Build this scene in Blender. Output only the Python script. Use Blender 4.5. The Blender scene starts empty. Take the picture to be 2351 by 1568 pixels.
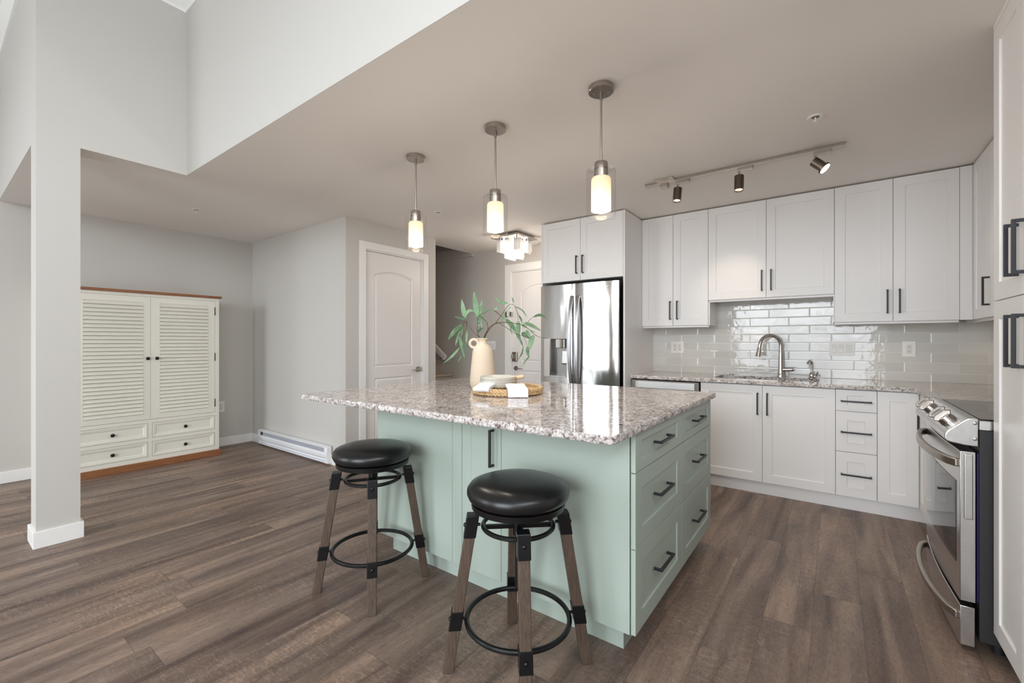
import bpy, bmesh, math, random
from mathutils import Vector, Matrix, noise
PI = math.pi
SC = bpy.context.scene
COL = SC.collection

# ------------------------------------------------------------------ camera
YAW = math.radians(36.3671)
cd = bpy.data.cameras.new('camera'); cam = bpy.data.objects.new('camera', cd); COL.objects.link(cam)
cam.location = (0, 0, 1.2254); cam.rotation_euler = (PI / 2, 0, YAW)
cd.sensor_width = 36; cd.sensor_fit = 'HORIZONTAL'; cd.lens = 1004.2016 / 2351 * 36
cd.clip_start = 0.05; cd.clip_end = 100
SC.camera = cam

# ------------------------------------------------------------------ world, exposure
SC.view_settings.view_transform = 'Standard'; SC.view_settings.look = 'None'
SC.view_settings.gamma = 1; SC.view_settings.use_curve_mapping = False
SC.view_settings.exposure = 0.0
SKY = 10.3
w = bpy.data.worlds.new('overcast'); SC.world = w; w.use_nodes = True
nt = w.node_tree; nt.nodes.clear()
wo = nt.nodes.new('ShaderNodeOutputWorld'); bg = nt.nodes.new('ShaderNodeBackground')
tc = nt.nodes.new('ShaderNodeTexCoord'); sp = nt.nodes.new('ShaderNodeSeparateXYZ')
cr = nt.nodes.new('ShaderNodeValToRGB')
nt.links.new(tc.outputs['Generated'], sp.inputs[0]); nt.links.new(sp.outputs['Z'], cr.inputs[0])
cr.color_ramp.elements[0].position = 0.0; cr.color_ramp.elements[0].color = (.50, .53, .56, 1)
cr.color_ramp.elements[1].position = 0.05; cr.color_ramp.elements[1].color = (.89, .94, 1, 1)
nt.links.new(cr.outputs[0], bg.inputs[0]); bg.inputs[1].default_value = SKY
nt.links.new(bg.outputs[0], wo.inputs[0])
# windows of the front wall (x0, x1, z0, z1); daylight enters through them
YF = -3.5
WINS = [(-5.6, -4.0, .05, 3.3), (-2.1, .75, .05, 3.5)]
ADDED_WINR = (-3.3, .9, 2.3, 3.6)      # unseen high window added in the right wall for more light (y0, y1, z0, z1)
for i, (x0, x1, z0, z1) in enumerate(WINS):
    ld = bpy.data.lights.new('window_portal', 'AREA'); ld.shape = 'RECTANGLE'; ld.size = x1 - x0; ld.size_y = z1 - z0
    ld.cycles.is_portal = True
    lo = bpy.data.objects.new('window_portal', ld); COL.objects.link(lo)
    lo.location = ((x0 + x1) / 2, YF - .09, (z0 + z1) / 2); lo.rotation_euler = (PI / 2, 0, 0)
ld = bpy.data.lights.new('window_portal', 'AREA'); ld.shape = 'RECTANGLE'; ld.size = ADDED_WINR[1] - ADDED_WINR[0]; ld.size_y = ADDED_WINR[3] - ADDED_WINR[2]
ld.cycles.is_portal = True
lo = bpy.data.objects.new('window_portal', ld); COL.objects.link(lo)
lo.location = (1.19, (ADDED_WINR[0] + ADDED_WINR[1]) / 2, (ADDED_WINR[2] + ADDED_WINR[3]) / 2); lo.rotation_euler = (PI / 2, 0, PI / 2)
try:
    SC.cycles.use_denoising = True
    SC.cycles.max_bounces = 10; SC.cycles.diffuse_bounces = 6; SC.cycles.glossy_bounces = 5
    SC.cycles.transparent_max_bounces = 16; SC.cycles.transmission_bounces = 8
    SC.cycles.caustics_reflective = False; SC.cycles.caustics_refractive = False
    SC.cycles.sample_clamp_indirect = 6
except Exception:
    pass

# ------------------------------------------------------------------ materials
def srgb(r, g, b):
    f = lambda c: (c / 255 / 12.92) if c / 255 <= .04045 else ((c / 255 + .055) / 1.055) ** 2.4
    return (f(r), f(g), f(b), 1)
def mat(name, col, rough=.5, metal=0, **kw):
    m = bpy.data.materials.new(name); m.use_nodes = True
    b = m.node_tree.nodes['Principled BSDF']
    b.inputs['Base Color'].default_value = col; b.inputs['Roughness'].default_value = rough
    b.inputs['Metallic'].default_value = metal
    for k, v in kw.items(): b.inputs[k.replace('_', ' ')].default_value = v
    return m
def N(m, t, **kw):
    n = m.node_tree.nodes.new(t)
    for k, v in kw.items():
        if hasattr(n, k): setattr(n, k, v)
        else: n.inputs[k].default_value = v
    return n
def L(m, a, b): m.node_tree.links.new(a, b)
def P(m): return m.node_tree.nodes['Principled BSDF']
def coords(m, kind='Object', scale=(1, 1, 1), rot=(0, 0, 0), loc=(0, 0, 0)):
    t = N(m, 'ShaderNodeTexCoord'); mp = N(m, 'ShaderNodeMapping')
    L(m, t.outputs[kind], mp.inputs[0])
    mp.inputs['Scale'].default_value = scale; mp.inputs['Rotation'].default_value = rot; mp.inputs['Location'].default_value = loc
    return mp.outputs[0]
def ramp(m, fac, stops, interp='LINEAR'):
    r = N(m, 'ShaderNodeValToRGB'); e = r.color_ramp.elements; r.color_ramp.interpolation = interp
    while len(e) < len(stops): e.new(.5)
    for i, (p, c) in enumerate(stops):
        e[i].position = p; e[i].color = c if len(c) == 4 else (*c, 1)
    L(m, fac, r.inputs[0]); return r.outputs[0]
def noisef(m, vec, scale, detail=3, rough=.5, dist=0):
    n = N(m, 'ShaderNodeTexNoise'); n.inputs['Scale'].default_value = scale; n.inputs['Detail'].default_value = detail
    n.inputs['Roughness'].default_value = rough; n.inputs['Distortion'].default_value = dist
    L(m, vec, n.inputs['Vector']); return n.outputs['Fac']
def bump(m, h, strength, dist=.01):
    b = N(m, 'ShaderNodeBump'); b.inputs['Strength'].default_value = strength; b.inputs['Distance'].default_value = dist
    L(m, h, b.inputs['Height']); L(m, b.outputs[0], P(m).inputs['Normal']); return b
def math_(m, op, a, b=None, c=None):
    n = N(m, 'ShaderNodeMath'); n.operation = op
    for i, v in enumerate((a, b, c)):
        if v is None: continue
        if isinstance(v, (int, float)): n.inputs[i].default_value = v
        else: L(m, v, n.inputs[i])
    return n.outputs[0]
def mix(m, fac, a, b, mode='MIX'):
    n = N(m, 'ShaderNodeMixRGB'); n.blend_type = mode
    for i, v in enumerate((fac, a, b)):
        if isinstance(v, (int, float, tuple)): n.inputs[i].default_value = v
        else: L(m, v, n.inputs[i])
    return n.outputs[0]

M = {}
def wallpaint(name, col):
    m = mat(name, col, .65); v = coords(m)
    bump(m, noisef(m, v, 220, 2), .06, .002); return m
M['wall'] = wallpaint('greige_wall_paint', srgb(200, 197, 192))
M['ceil'] = wallpaint('ceiling_paint', srgb(238, 234, 229))
M['trim'] = mat('white_trim_paint', srgb(238, 237, 235), .35)
M['door'] = mat('white_door_paint', srgb(230, 226, 224), .38)
M['cab'] = mat('white_cabinet_lacquer', srgb(236, 234, 233), .38)
M['green'] = mat('sage_green_lacquer', srgb(173, 186, 176), .42)
M['black'] = mat('black_handle_metal', srgb(42, 43, 48), .38, .3)
M['blackmetal'] = mat('black_painted_steel', srgb(24, 24, 26), .33, .4)
M['dark'] = mat('dark_gap', srgb(22, 22, 24), .7)
M['sidedark'] = mat('charcoal_appliance_side', srgb(36, 34, 36), .5)
M['plastic'] = mat('white_plastic', srgb(235, 234, 232), .35)
M['slot'] = mat('dark_slot', srgb(60, 58, 56), .6)
M['chrome'] = mat('polished_chrome', srgb(205, 200, 196), .06, 1)
M['nickel'] = mat('brushed_nickel', srgb(176, 168, 160), .3, 1)
M['bronze'] = mat('dark_bronze_knob', srgb(48, 42, 40), .35, .7)
M['glassblack'] = mat('black_glass', srgb(22, 20, 20), .04)
M['ceramic'] = mat('grey_glazed_ceramic', srgb(200, 197, 187), .22)
M['cotton'] = mat('white_cotton', srgb(240, 239, 243), .9)
M['paneltile'] = mat('mirror_plate', srgb(190, 182, 176), .05, 1)
M['creampaint'] = mat('cream_painted_wood', srgb(234, 231, 220), .45)
M['heater'] = mat('white_heater_enamel', srgb(236, 237, 240), .35)
M['carpet'] = mat('beige_stair_carpet', srgb(190, 176, 160), .95)
v = coords(M['carpet']); bump(M['carpet'], noisef(M['carpet'], v, 260, 2), .8, .006)
M['blue'] = mat('blue_film_edge', srgb(6, 3, 62), .3)
M['outlet_face'] = mat('ivory_outlet_face', srgb(222, 220, 216), .35)

def steel(name, axis_scale, ripple=0, col=(.60, .585, .57), r=.2):
    m = mat(name, (*col, 1), r, 1)
    v = coords(m, scale=axis_scale)
    n = noisef(m, v, 60, 2)
    rr = ramp(m, n, [(0, (r - .05,) * 3), (1, (r + .07,) * 3)])
    L(m, rr, P(m).inputs['Roughness'])
    b = N(m, 'ShaderNodeBump'); b.inputs['Strength'].default_value = .04; b.inputs['Distance'].default_value = .002
    L(m, n, b.inputs['Height'])
    if ripple:
        v2 = coords(m, scale=(1, 1, .28))
        b2 = N(m, 'ShaderNodeBump'); b2.inputs['Strength'].default_value = 1; b2.inputs['Distance'].default_value = ripple
        L(m, noisef(m, v2, 5, 1.5), b2.inputs['Height']); L(m, b2.outputs[0], b.inputs['Normal'])
    L(m, b.outputs[0], P(m).inputs['Normal'])
    return m
M['steel'] = steel('brushed_stainless_steel', (1, 1, 30))
M['fridge'] = steel('fridge_stainless_steel', (30, 30, 1), .012, (.57, .56, .55), .13)
M['steel_h'] = steel('range_stainless_steel', (1, 30, 1), 0, (.62, .61, .60), .22)

# leather
m = M['leather'] = mat('black_leather', srgb(20, 20, 22), .3)
v = coords(m); bump(m, noisef(m, v, 90, 4, .6), .12, .003)
# wood of the stool legs
m = M['stoolwood'] = mat('walnut_stained_wood', srgb(88, 70, 58), .5)
v = coords(m, scale=(18, 18, 1.2)); f = noisef(m, v, 9, 5, .65, .4)
L(m, ramp(m, f, [(.25, srgb(60, 49, 42)), (.55, srgb(88, 73, 62)), (.8, srgb(110, 93, 80))]), P(m).inputs['Base Color']); bump(m, f, .15, .002)
# oak of the armoire
m = M['oak'] = mat('warm_oak', srgb(150, 96, 58), .45)
v = coords(m, scale=(14, 1, 14)); f = noisef(m, v, 6, 5, .6, .6)
L(m, ramp(m, f, [(.25, srgb(118, 76, 48)), (.55, srgb(150, 99, 64)), (.85, srgb(172, 120, 82))]), P(m).inputs['Base Color'])
m = M['spoonwood'] = mat('pale_beech', srgb(222, 196, 158), .55)
v = coords(m, scale=(1, 8, 8)); f = noisef(m, v, 14, 3)
L(m, ramp(m, f, [(.3, srgb(208, 180, 140)), (.7, srgb(230, 206, 172))]), P(m).inputs['Base Color'])
# stoneware vase
m = M['vase'] = mat('cream_stoneware', srgb(222, 206, 184), .75)
v = coords(m); f = noisef(m, v, 140, 4, .7)
L(m, ramp(m, f, [(.3, srgb(206, 190, 169)), (.6, srgb(215, 200, 180)), (.8, srgb(221, 208, 190))]), P(m).inputs['Base Color']); bump(m, f, .25, .003)
# seagrass
m = M['seagrass'] = mat('woven_seagrass', srgb(196, 160, 112), .75)
v = coords(m); f = noisef(m, v, 60, 4, .7)
L(m, ramp(m, f, [(.25, srgb(158, 122, 80)), (.5, srgb(206, 174, 130)), (.8, srgb(230, 204, 164))]), P(m).inputs['Base Color']); bump(m, f, .5, .004)
# leaves
m = M['leaf'] = mat('sage_green_leaf', srgb(126, 160, 116), .5)
v = coords(m); f = noisef(m, v, 18, 2)
L(m, ramp(m, f, [(.3, srgb(88, 122, 96)), (.55, srgb(114, 146, 112)), (.8, srgb(156, 176, 140))]), P(m).inputs['Base Color'])
M['bark'] = mat('brown_twig', srgb(92, 76, 58), .8)

# floor planks running along y, 178 mm wide and 1.24 m long
m = M['floor'] = mat('vinyl_plank_floor', srgb(96, 80, 70), .42)
tcn = N(m, 'ShaderNodeTexCoord'); sx = N(m, 'ShaderNodeSeparateXYZ'); L(m, tcn.outputs['Object'], sx.inputs[0])
X_, Y_ = sx.outputs[0], sx.outputs[1]
PW, PL = .178, 1.24
cx_ = math_(m, 'DIVIDE', math_(m, 'ADD', X_, .077), PW); col_ = math_(m, 'FLOOR', cx_); fx_ = math_(m, 'FRACT', cx_)
jit = N(m, 'ShaderNodeTexWhiteNoise'); jit.noise_dimensions = '1D'; L(m, col_, jit.inputs['W'])
far_ = math_(m, 'LESS_THAN', col_, -3.5)
off = math_(m, 'MULTIPLY', math_(m, 'MULTIPLY', jit.outputs[0], far_), PL)
yy = math_(m, 'SUBTRACT', math_(m, 'SUBTRACT', Y_, 2.60), math_(m, 'MULTIPLY', col_, .363))
cy_ = math_(m, 'DIVIDE', math_(m, 'ADD', yy, off), PL); row_ = math_(m, 'FLOOR', cy_); fy_ = math_(m, 'FRACT', cy_)
idv = N(m, 'ShaderNodeCombineXYZ'); L(m, col_, idv.inputs[0]); L(m, row_, idv.inputs[1])
rnd = N(m, 'ShaderNodeTexWhiteNoise'); rnd.noise_dimensions = '3D'; L(m, idv.outputs[0], rnd.inputs['Vector'])
# grain coordinates shifted per plank
gv = N(m, 'ShaderNodeCombineXYZ')
L(m, math_(m, 'MULTIPLY', X_, 1.0), gv.inputs[0]); L(m, math_(m, 'MULTIPLY', Y_, .085), gv.inputs[1])
L(m, math_(m, 'MULTIPLY', rnd.outputs[0], 40), gv.inputs[2])
g1 = noisef(m, gv.outputs[0], 10, 3, .5, .8)      # broad streaks
gf = N(m, 'ShaderNodeCombineXYZ'); L(m, X_, gf.inputs[0]); L(m, math_(m, 'MULTIPLY', Y_, .22), gf.inputs[1]); L(m, math_(m, 'MULTIPLY', rnd.outputs[0], 23), gf.inputs[2])
g2 = noisef(m, gf.outputs[0], 150, 4, .75, 1.0)      # fine grain
gvb = N(m, 'ShaderNodeCombineXYZ'); L(m, X_, gvb.inputs[0]); L(m, math_(m, 'MULTIPLY', Y_, .5), gvb.inputs[1]); L(m, math_(m, 'MULTIPLY', rnd.outputs[0], 17), gvb.inputs[2])
g3 = noisef(m, gvb.outputs[0], 4.5, 2, .5, .4)    # cloudy patches
# cross saw marks
gs = N(m, 'ShaderNodeCombineXYZ'); L(m, math_(m, 'MULTIPLY', X_, .25), gs.inputs[0]); L(m, Y_, gs.inputs[1]); L(m, math_(m, 'MULTIPLY', rnd.outputs[0], 29), gs.inputs[2])
g4 = noisef(m, gs.outputs[0], 115, 2, .6, .8)
base = ramp(m, g1, [(.28, srgb(86, 70, 64)), (.42, srgb(111, 94, 84)), (.56, srgb(131, 112, 100)), (.72, srgb(152, 131, 116))])
fine = ramp(m, g2, [(.32, (.58,) * 3), (.46, (.98,) * 3), (.66, (1.32,) * 3)])
c1 = mix(m, .75, base, fine, 'MULTIPLY')
cloud = ramp(m, g3, [(.3, (.80, .81, .84)), (.5, (1, 1, 1)), (.7, (1.12, 1.08, 1.03))])
c2 = mix(m, .9, c1, cloud, 'MULTIPLY')
tone = ramp(m, rnd.outputs[0], [(0, (.90, .905, .92)), (.5, (1, 1, 1)), (1, (1.09, 1.06, 1.03))])
c3 = mix(m, 1, c2, tone, 'MULTIPLY')
saw = ramp(m, g4, [(.52, (.92, .92, .92)), (.60, (1.40, 1.37, 1.33))])
sawmask = ramp(m, noisef(m, gvb.outputs[0], 2.6, 1), [(.46, (0, 0, 0)), (.58, (1, 1, 1))])
c4 = mix(m, math_(m, 'MULTIPLY', sawmask, .8), c3, mix(m, 1, c3, saw, 'MULTIPLY'))
ex = math_(m, 'LESS_THAN', math_(m, 'MINIMUM', fx_, math_(m, 'SUBTRACT', 1, fx_)), .0085)
ey = math_(m, 'LESS_THAN', math_(m, 'MINIMUM', fy_, math_(m, 'SUBTRACT', 1, fy_)), .0013)
edge = math_(m, 'MAXIMUM', ex, ey)
c5 = mix(m, math_(m, 'MULTIPLY', edge, .38), c4, (.02, .016, .014, 1))
L(m, c5, P(m).inputs['Base Color'])
hh = math_(m, 'SUBTRACT', math_(m, 'ADD', math_(m, 'MULTIPLY', g2, .5), math_(m, 'MULTIPLY', g4, .25)), math_(m, 'MULTIPLY', edge, .8))
bump(m, hh, .4, .003)
L(m, ramp(m, g2, [(.3, (.52,) * 3), (.7, (.36,) * 3)]), P(m).inputs['Roughness'])

# granite
def granite(name, rough, bumpy=0, lift=0):
    m = mat(name, srgb(180, 170, 165), rough); v = coords(m)
    n0 = noisef(m, v, 9, 4, .6, 1.0)
    n1 = noisef(m, v, 40, 5, .75, 1.3)
    n2 = noisef(m, v, 110, 4, .7, .6)
    basec = ramp(m, n1, [(.345 - lift, srgb(78, 66, 65)), (.42 - lift, srgb(132, 116, 113)), (.485 - lift, srgb(205, 197, 194)), (.58, srgb(240, 238, 236)), (.72, srgb(222, 214, 204))])
    spk = ramp(m, n2, [(.30, srgb(62, 52, 54)), (.40, srgb(190, 182, 178)), (.55, (1, 1, 1, 1))])
    c = mix(m, .8, basec, spk, 'MULTIPLY')
    patch = ramp(m, n0, [(.35, (.70, .64, .62)), (.5, (1, 1, 1)), (.75, (1.06, 1.03, 1.0))])
    c = mix(m, .85, c, patch, 'MULTIPLY')
    L(m, c, P(m).inputs['Base Color'])
    if bumpy: bump(m, noisef(m, v, 60, 4, .7), bumpy, .01)
    return m
M['granite'] = granite('polished_granite', .06)
M['granite_edge'] = granite('chiselled_granite_edge', .4, .5, .03)

# glazed tile 305 x 75.5 mm in running bond
def tile(name, horiz):
    m = mat(name, srgb(190, 188, 180), .07); P(m).inputs['Specular IOR Level'].default_value = .8
    t = N(m, 'ShaderNodeTexCoord'); s = N(m, 'ShaderNodeSeparateXYZ'); L(m, t.outputs['Object'], s.inputs[0])
    U = s.outputs[0 if horiz == 'x' else 1]; Z = s.outputs[2]
    rz = math_(m, 'DIVIDE', math_(m, 'SUBTRACT', Z, .9116), .0757); ri = math_(m, 'FLOOR', rz); fz = math_(m, 'FRACT', rz)
    half = math_(m, 'MULTIPLY', math_(m, 'MODULO', math_(m, 'ADD', ri, 1), 2), .5)
    u = math_(m, 'ADD', math_(m, 'DIVIDE', math_(m, 'ADD', U, 2.0045 + .305), .3055), half)
    ui = math_(m, 'FLOOR', u); fu = math_(m, 'FRACT', u)
    du = math_(m, 'MULTIPLY', math_(m, 'MINIMUM', fu, math_(m, 'SUBTRACT', 1, fu)), .3055)
    dz = math_(m, 'MULTIPLY', math_(m, 'MINIMUM', fz, math_(m, 'SUBTRACT', 1, fz)), .0757)
    d = math_(m, 'MINIMUM', du, dz)
    grout = math_(m, 'LESS_THAN', d, .0016)
    cv = N(m, 'ShaderNodeCombineXYZ'); L(m, ui, cv.inputs[0]); L(m, ri, cv.inputs[1])
    wn = N(m, 'ShaderNodeTexWhiteNoise'); wn.noise_dimensions = '3D'; L(m, cv.outputs[0], wn.inputs['Vector'])
    tone = ramp(m, wn.outputs[0], [(0, srgb(204, 203, 199)), (.5, srgb(211, 210, 207)), (1, srgb(218, 217, 214))])
    c = mix(m, grout, tone, srgb(222, 220, 214)); L(m, c, P(m).inputs['Base Color'])
    L(m, math_(m, 'ADD', math_(m, 'MULTIPLY', grout, .6), .05), P(m).inputs['Roughness'])
    v2 = N(m, 'ShaderNodeVectorMath'); v2.operation = 'ADD'; L(m, t.outputs['Object'], v2.inputs[0])
    sc = N(m, 'ShaderNodeVectorMath'); sc.operation = 'SCALE'; L(m, wn.outputs[1], sc.inputs[0]); sc.inputs['Scale'].default_value = 9; L(m, sc.outputs[0], v2.inputs[1])
    wav = noisef(m, v2.outputs[0], 13, 2.5, .5)
    pit = noisef(m, v2.outputs[0], 130, 2, .6)
    edgef = ramp(m, math_(m, 'DIVIDE', d, .006), [(0, (0, 0, 0)), (1, (1, 1, 1))])
    h = math_(m, 'ADD', math_(m, 'MULTIPLY', wav, .6), math_(m, 'ADD', math_(m, 'MULTIPLY', edgef, .35), math_(m, 'MULTIPLY', pit, .03)))
    bump(m, h, .55, .004)
    return m
M['tile'] = tile('glazed_wall_tile', 'x'); M['tile_side'] = tile('glazed_wall_tile_side', 'y')

# thin clear glass and lamp glass
def thin_glass(name, tint=(1, 1, 1), gloss=.12):
    m = bpy.data.materials.new(name); m.use_nodes = True; t = m.node_tree; t.nodes.clear()
    o = t.nodes.new('ShaderNodeOutputMaterial'); tr = t.nodes.new('ShaderNodeBsdfTransparent'); gl = t.nodes.new('ShaderNodeBsdfGlossy')
    mx = t.nodes.new('ShaderNodeMixShader'); fr = t.nodes.new('ShaderNodeLayerWeight'); pw = t.nodes.new('ShaderNodeMath'); pw.operation = 'POWER'; pw.inputs[1].default_value = 3; ad = t.nodes.new('ShaderNodeMath'); ad.operation = 'MULTIPLY_ADD'
    tr.inputs[0].default_value = (*tint, 1); gl.inputs['Roughness'].default_value = .02; t.links.new(fr.outputs['Facing'], pw.inputs[0])
    t.links.new(pw.outputs[0], ad.inputs[0]); ad.inputs[1].default_value = .7; ad.inputs[2].default_value = .05
    t.links.new(ad.outputs[0], mx.inputs[0]); t.links.new(tr.outputs[0], mx.inputs[1]); t.links.new(gl.outputs[0], mx.inputs[2])
    t.links.new(mx.outputs[0], o.inputs[0]); return m
M['glass'] = thin_glass('clear_glass', (.97, .965, .96)); M['pane'] = thin_glass('window_pane', (.98, .985, .98))
def frosted(name, col, tr=.5):
    m = bpy.data.materials.new(name); m.use_nodes = True; t = m.node_tree; t.nodes.clear()
    o = t.nodes.new('ShaderNodeOutputMaterial'); a = t.nodes.new('ShaderNodeBsdfTranslucent'); b = t.nodes.new('ShaderNodeBsdfDiffuse')
    mx = t.nodes.new('ShaderNodeMixShader'); mx.inputs[0].default_value = tr
    a.inputs[0].default_value = (*col, 1); b.inputs[0].default_value = (*col, 1)
    t.links.new(b.outputs[0], mx.inputs[1]); t.links.new(a.outputs[0], mx.inputs[2]); t.links.new(mx.outputs[0], o.inputs[0]); return m
M['opal'] = frosted('opal_glass', (.97, .92, .82), .6)
M['acrylic'] = frosted('white_acrylic', (.98, .97, .96), .6)
def emit(name, col, s):
    m = mat(name, (0, 0, 0, 1), .5); P(m).inputs['Emission Color'].default_value = (*col, 1); P(m).inputs['Emission Strength'].default_value = s; return m
M['bulb'] = emit('lit_bulb', (1, .80, .56), 15)
M['spotbulb'] = emit('lit_spot_lens', (1, .72, .48), 9)
M['puck'] = emit('lit_puck_lens', (1, .82, .55), 4)
M['diode'] = emit('lit_entry_bulb', (1, .95, .88), 60)

# ------------------------------------------------------------------ mesh helpers
def tag(o, label=None, cat=None, group=None, kind=None):
    if label: o['label'] = label
    if cat: o['category'] = cat
    if group: o['group'] = group
    if kind: o['kind'] = kind
    return o
def thing(name, label, cat, loc=(0, 0, 0), rz=0, group=None):
    o = bpy.data.objects.new(name, None); COL.objects.link(o); o.location = loc; o.rotation_euler = (0, 0, rz)
    o.empty_display_size = .1
    return tag(o, label, cat, group)

class MB:
    def __init__(s): s.bm = bmesh.new()
    def box(s, x0, y0, z0, x1, y1, z1, mi=0):
        vs = [s.bm.verts.new(p) for p in ((x0, y0, z0), (x1, y0, z0), (x1, y1, z0), (x0, y1, z0), (x0, y0, z1), (x1, y0, z1), (x1, y1, z1), (x0, y1, z1))]
        for f in ((0, 3, 2, 1), (4, 5, 6, 7), (0, 1, 5, 4), (1, 2, 6, 5), (2, 3, 7, 6), (3, 0, 4, 7)):
            s.bm.faces.new([vs[i] for i in f]).material_index = mi
        return s
    def ring(s, pts): return [s.bm.verts.new(p) for p in pts]
    def bridge(s, a, b, mi=0, smooth=False):
        n = len(a)
        for i in range(n):
            f = s.bm.faces.new((a[i], a[(i + 1) % n], b[(i + 1) % n], b[i])); f.material_index = mi; f.smooth = smooth
    def cap(s, a, flip=False, mi=0):
        f = s.bm.faces.new(a[::-1] if flip else a); f.material_index = mi
    def lathe(s, prof, c=(0, 0, 0), seg=32, axis='Z', smooth=True, caps=True, mi=0):
        rings = []
        for r, z in prof:
            pts = []
            for k in range(seg):
                a = 2 * PI * k / seg; x, y = max(r, 1e-4) * math.cos(a), max(r, 1e-4) * math.sin(a)
                p = {'Z': (x, y, z), 'Y': (x, z, y), 'X': (z, x, y)}[axis]
                pts.append((c[0] + p[0], c[1] + p[1], c[2] + p[2]))
            rings.append(s.ring(pts))
        for a, b in zip(rings, rings[1:]): s.bridge(a, b, mi, smooth)
        if caps: s.cap(rings[0], True, mi); s.cap(rings[-1], False, mi)
        return s
    def cyl(s, p0, p1, r, r2=None, seg=16, smooth=True, mi=0):
        p0, p1 = Vector(p0), Vector(p1); d = (p1 - p0).normalized(); r2 = r if r2 is None else r2
        u = d.orthogonal().normalized(); v = d.cross(u)
        A = s.ring([p0 + (u * math.cos(2 * PI * k / seg) + v * math.sin(2 * PI * k / seg)) * r for k in range(seg)])
        B = s.ring([p1 + (u * math.cos(2 * PI * k / seg) + v * math.sin(2 * PI * k / seg)) * r2 for k in range(seg)])
        s.bridge(A, B, mi, smooth); s.cap(A, True, mi); s.cap(B, False, mi); return s
    def tube(s, pts, r, seg=10, closed=False, squash=None, mi=0, up=None):
        pts = [Vector(p) for p in pts]; n = len(pts); rings = []
        rs = r if isinstance(r, (list, tuple)) else [r] * n
        prev = None
        for i, p in enumerate(pts):
            if closed: t = (pts[(i + 1) % n] - pts[i - 1]).normalized()
            else: t = (pts[min(i + 1, n - 1)] - pts[max(i - 1, 0)]).normalized()
            if up is not None: u = (Vector(up) - t * t.dot(Vector(up))).normalized()
            elif prev is None: u = t.orthogonal().normalized()
            else: u = (prev - t * t.dot(prev)).normalized()
            prev = u; v = t.cross(u); q = squash or (1, 1)
            rings.append(s.ring([p + (u * math.cos(2 * PI * k / seg) * q[0] + v * math.sin(2 * PI * k / seg) * q[1]) * rs[i] for k in range(seg)]))
        for a, b in zip(rings, rings[1:]): s.bridge(a, b, mi, True)
        if closed: s.bridge(rings[-1], rings[0], mi, True)
        else: s.cap(rings[0], True, mi); s.cap(rings[-1], False, mi)
        return s
    def bar(s, pts, wu, wv, up):          # rectangular section swept along pts
        pts = [Vector(p) for p in pts]; n = len(pts); rings = []
        for i, p in enumerate(pts):
            t = (pts[min(i + 1, n - 1)] - pts[max(i - 1, 0)]).normalized()
            u = (Vector(up) - t * t.dot(Vector(up))).normalized(); v = t.cross(u)
            rings.append(s.ring([p + u * a * wu / 2 + v * b * wv / 2 for a, b in ((-1, -1), (1, -1), (1, 1), (-1, 1))]))
        for a, b in zip(rings, rings[1:]): s.bridge(a, b, 0, n > 4)
        s.cap(rings[0], True); s.cap(rings[-1]); return s
    def prism(s, poly, a, b, plane='XY', mi=0):
        f = {'XY': lambda p, t: (p[0], p[1], t), 'XZ': lambda p, t: (p[0], t, p[1]), 'YZ': lambda p, t: (t, p[0], p[1])}[plane]
        A = s.ring([f(p, a) for p in poly]); B = s.ring([f(p, b) for p in poly])
        s.bridge(A, B, mi); s.cap(A, True, mi); s.cap(B, False, mi); return s
    def build(s, name, m, parent=None, bevel=0, seg=2, org=None, smooth=None, label=None):
        bm = s.bm
        bmesh.ops.recalc_face_normals(bm, faces=bm.faces[:])
        for e in bm.edges:
            if len(e.link_faces) == 2 and e.calc_face_angle(0) > .6: e.smooth = False
        if org is None and parent is not None and parent.get('_org') is not None: org = parent['_org']
        if org is not None: bmesh.ops.translate(bm, verts=bm.verts[:], vec=-Vector(org))
        me = bpy.data.meshes.new(name); bm.to_mesh(me); bm.free()
        for mm in (m if isinstance(m, (list, tuple)) else [m]): me.materials.append(mm)
        o = bpy.data.objects.new(name, me); COL.objects.link(o)
        if parent is not None: o.parent = parent
        elif org is not None: o.location = org
        if bevel:
            md = o.modifiers.new('bevel', 'BEVEL'); md.width = bevel; md.segments = seg; md.limit_method = 'ANGLE'; md.angle_limit = .6
        if label: o['label'] = label
        return o
def wthing(name, label, cat, org, group=None):
    """a thing whose parts are written in room coordinates"""
    o = thing(name, label, cat, org, 0, group); o['_org'] = list(org); return o
def sub(child):     # lets a part carry sub-parts written in room coordinates
    p = child.parent; child['_org'] = list(p['_org']) if p.get('_org') is not None else [0, 0, 0]; return child
def struct(name, mb, m, **k):
    o = mb.build(name, m, **k); o['kind'] = 'structure'; return o

def offset_poly(pts, d):
    n = len(pts); out = []
    ar = sum(pts[i][0] * pts[(i + 1) % n][1] - pts[(i + 1) % n][0] * pts[i][1] for i in range(n))
    sg = 1 if ar > 0 else -1
    for i in range(n):
        p0, p1, p2 = Vector(pts[i - 1]), Vector(pts[i]), Vector(pts[(i + 1) % n])
        a = (p1 - p0).normalized(); b = (p2 - p1).normalized()
        na = Vector((-a.y, a.x)) * sg; nb = Vector((-b.y, b.x)) * sg
        k = na + nb; k = k / max(.2, k.dot(na)) if k.length > 1e-6 else na
        out.append(tuple(p1 + k * d))
    return out
def rect(u0, z0, u1, z1): return [(u0, z0), (u1, z0), (u1, z1), (u0, z1)]
class Face:
    """maps (u, n, z) on a vertical face to the room: facing '-y' (u=x), '-x' or '+x' (u=y)"""
    def __init__(s, facing, plane): s.f, s.p = facing, plane
    def __call__(s, u, n, z):
        if s.f == '-y': return (u, s.p - n, z)
        if s.f == '+x': return (s.p + n, u, z)
        return (s.p - n, u, z)
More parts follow.
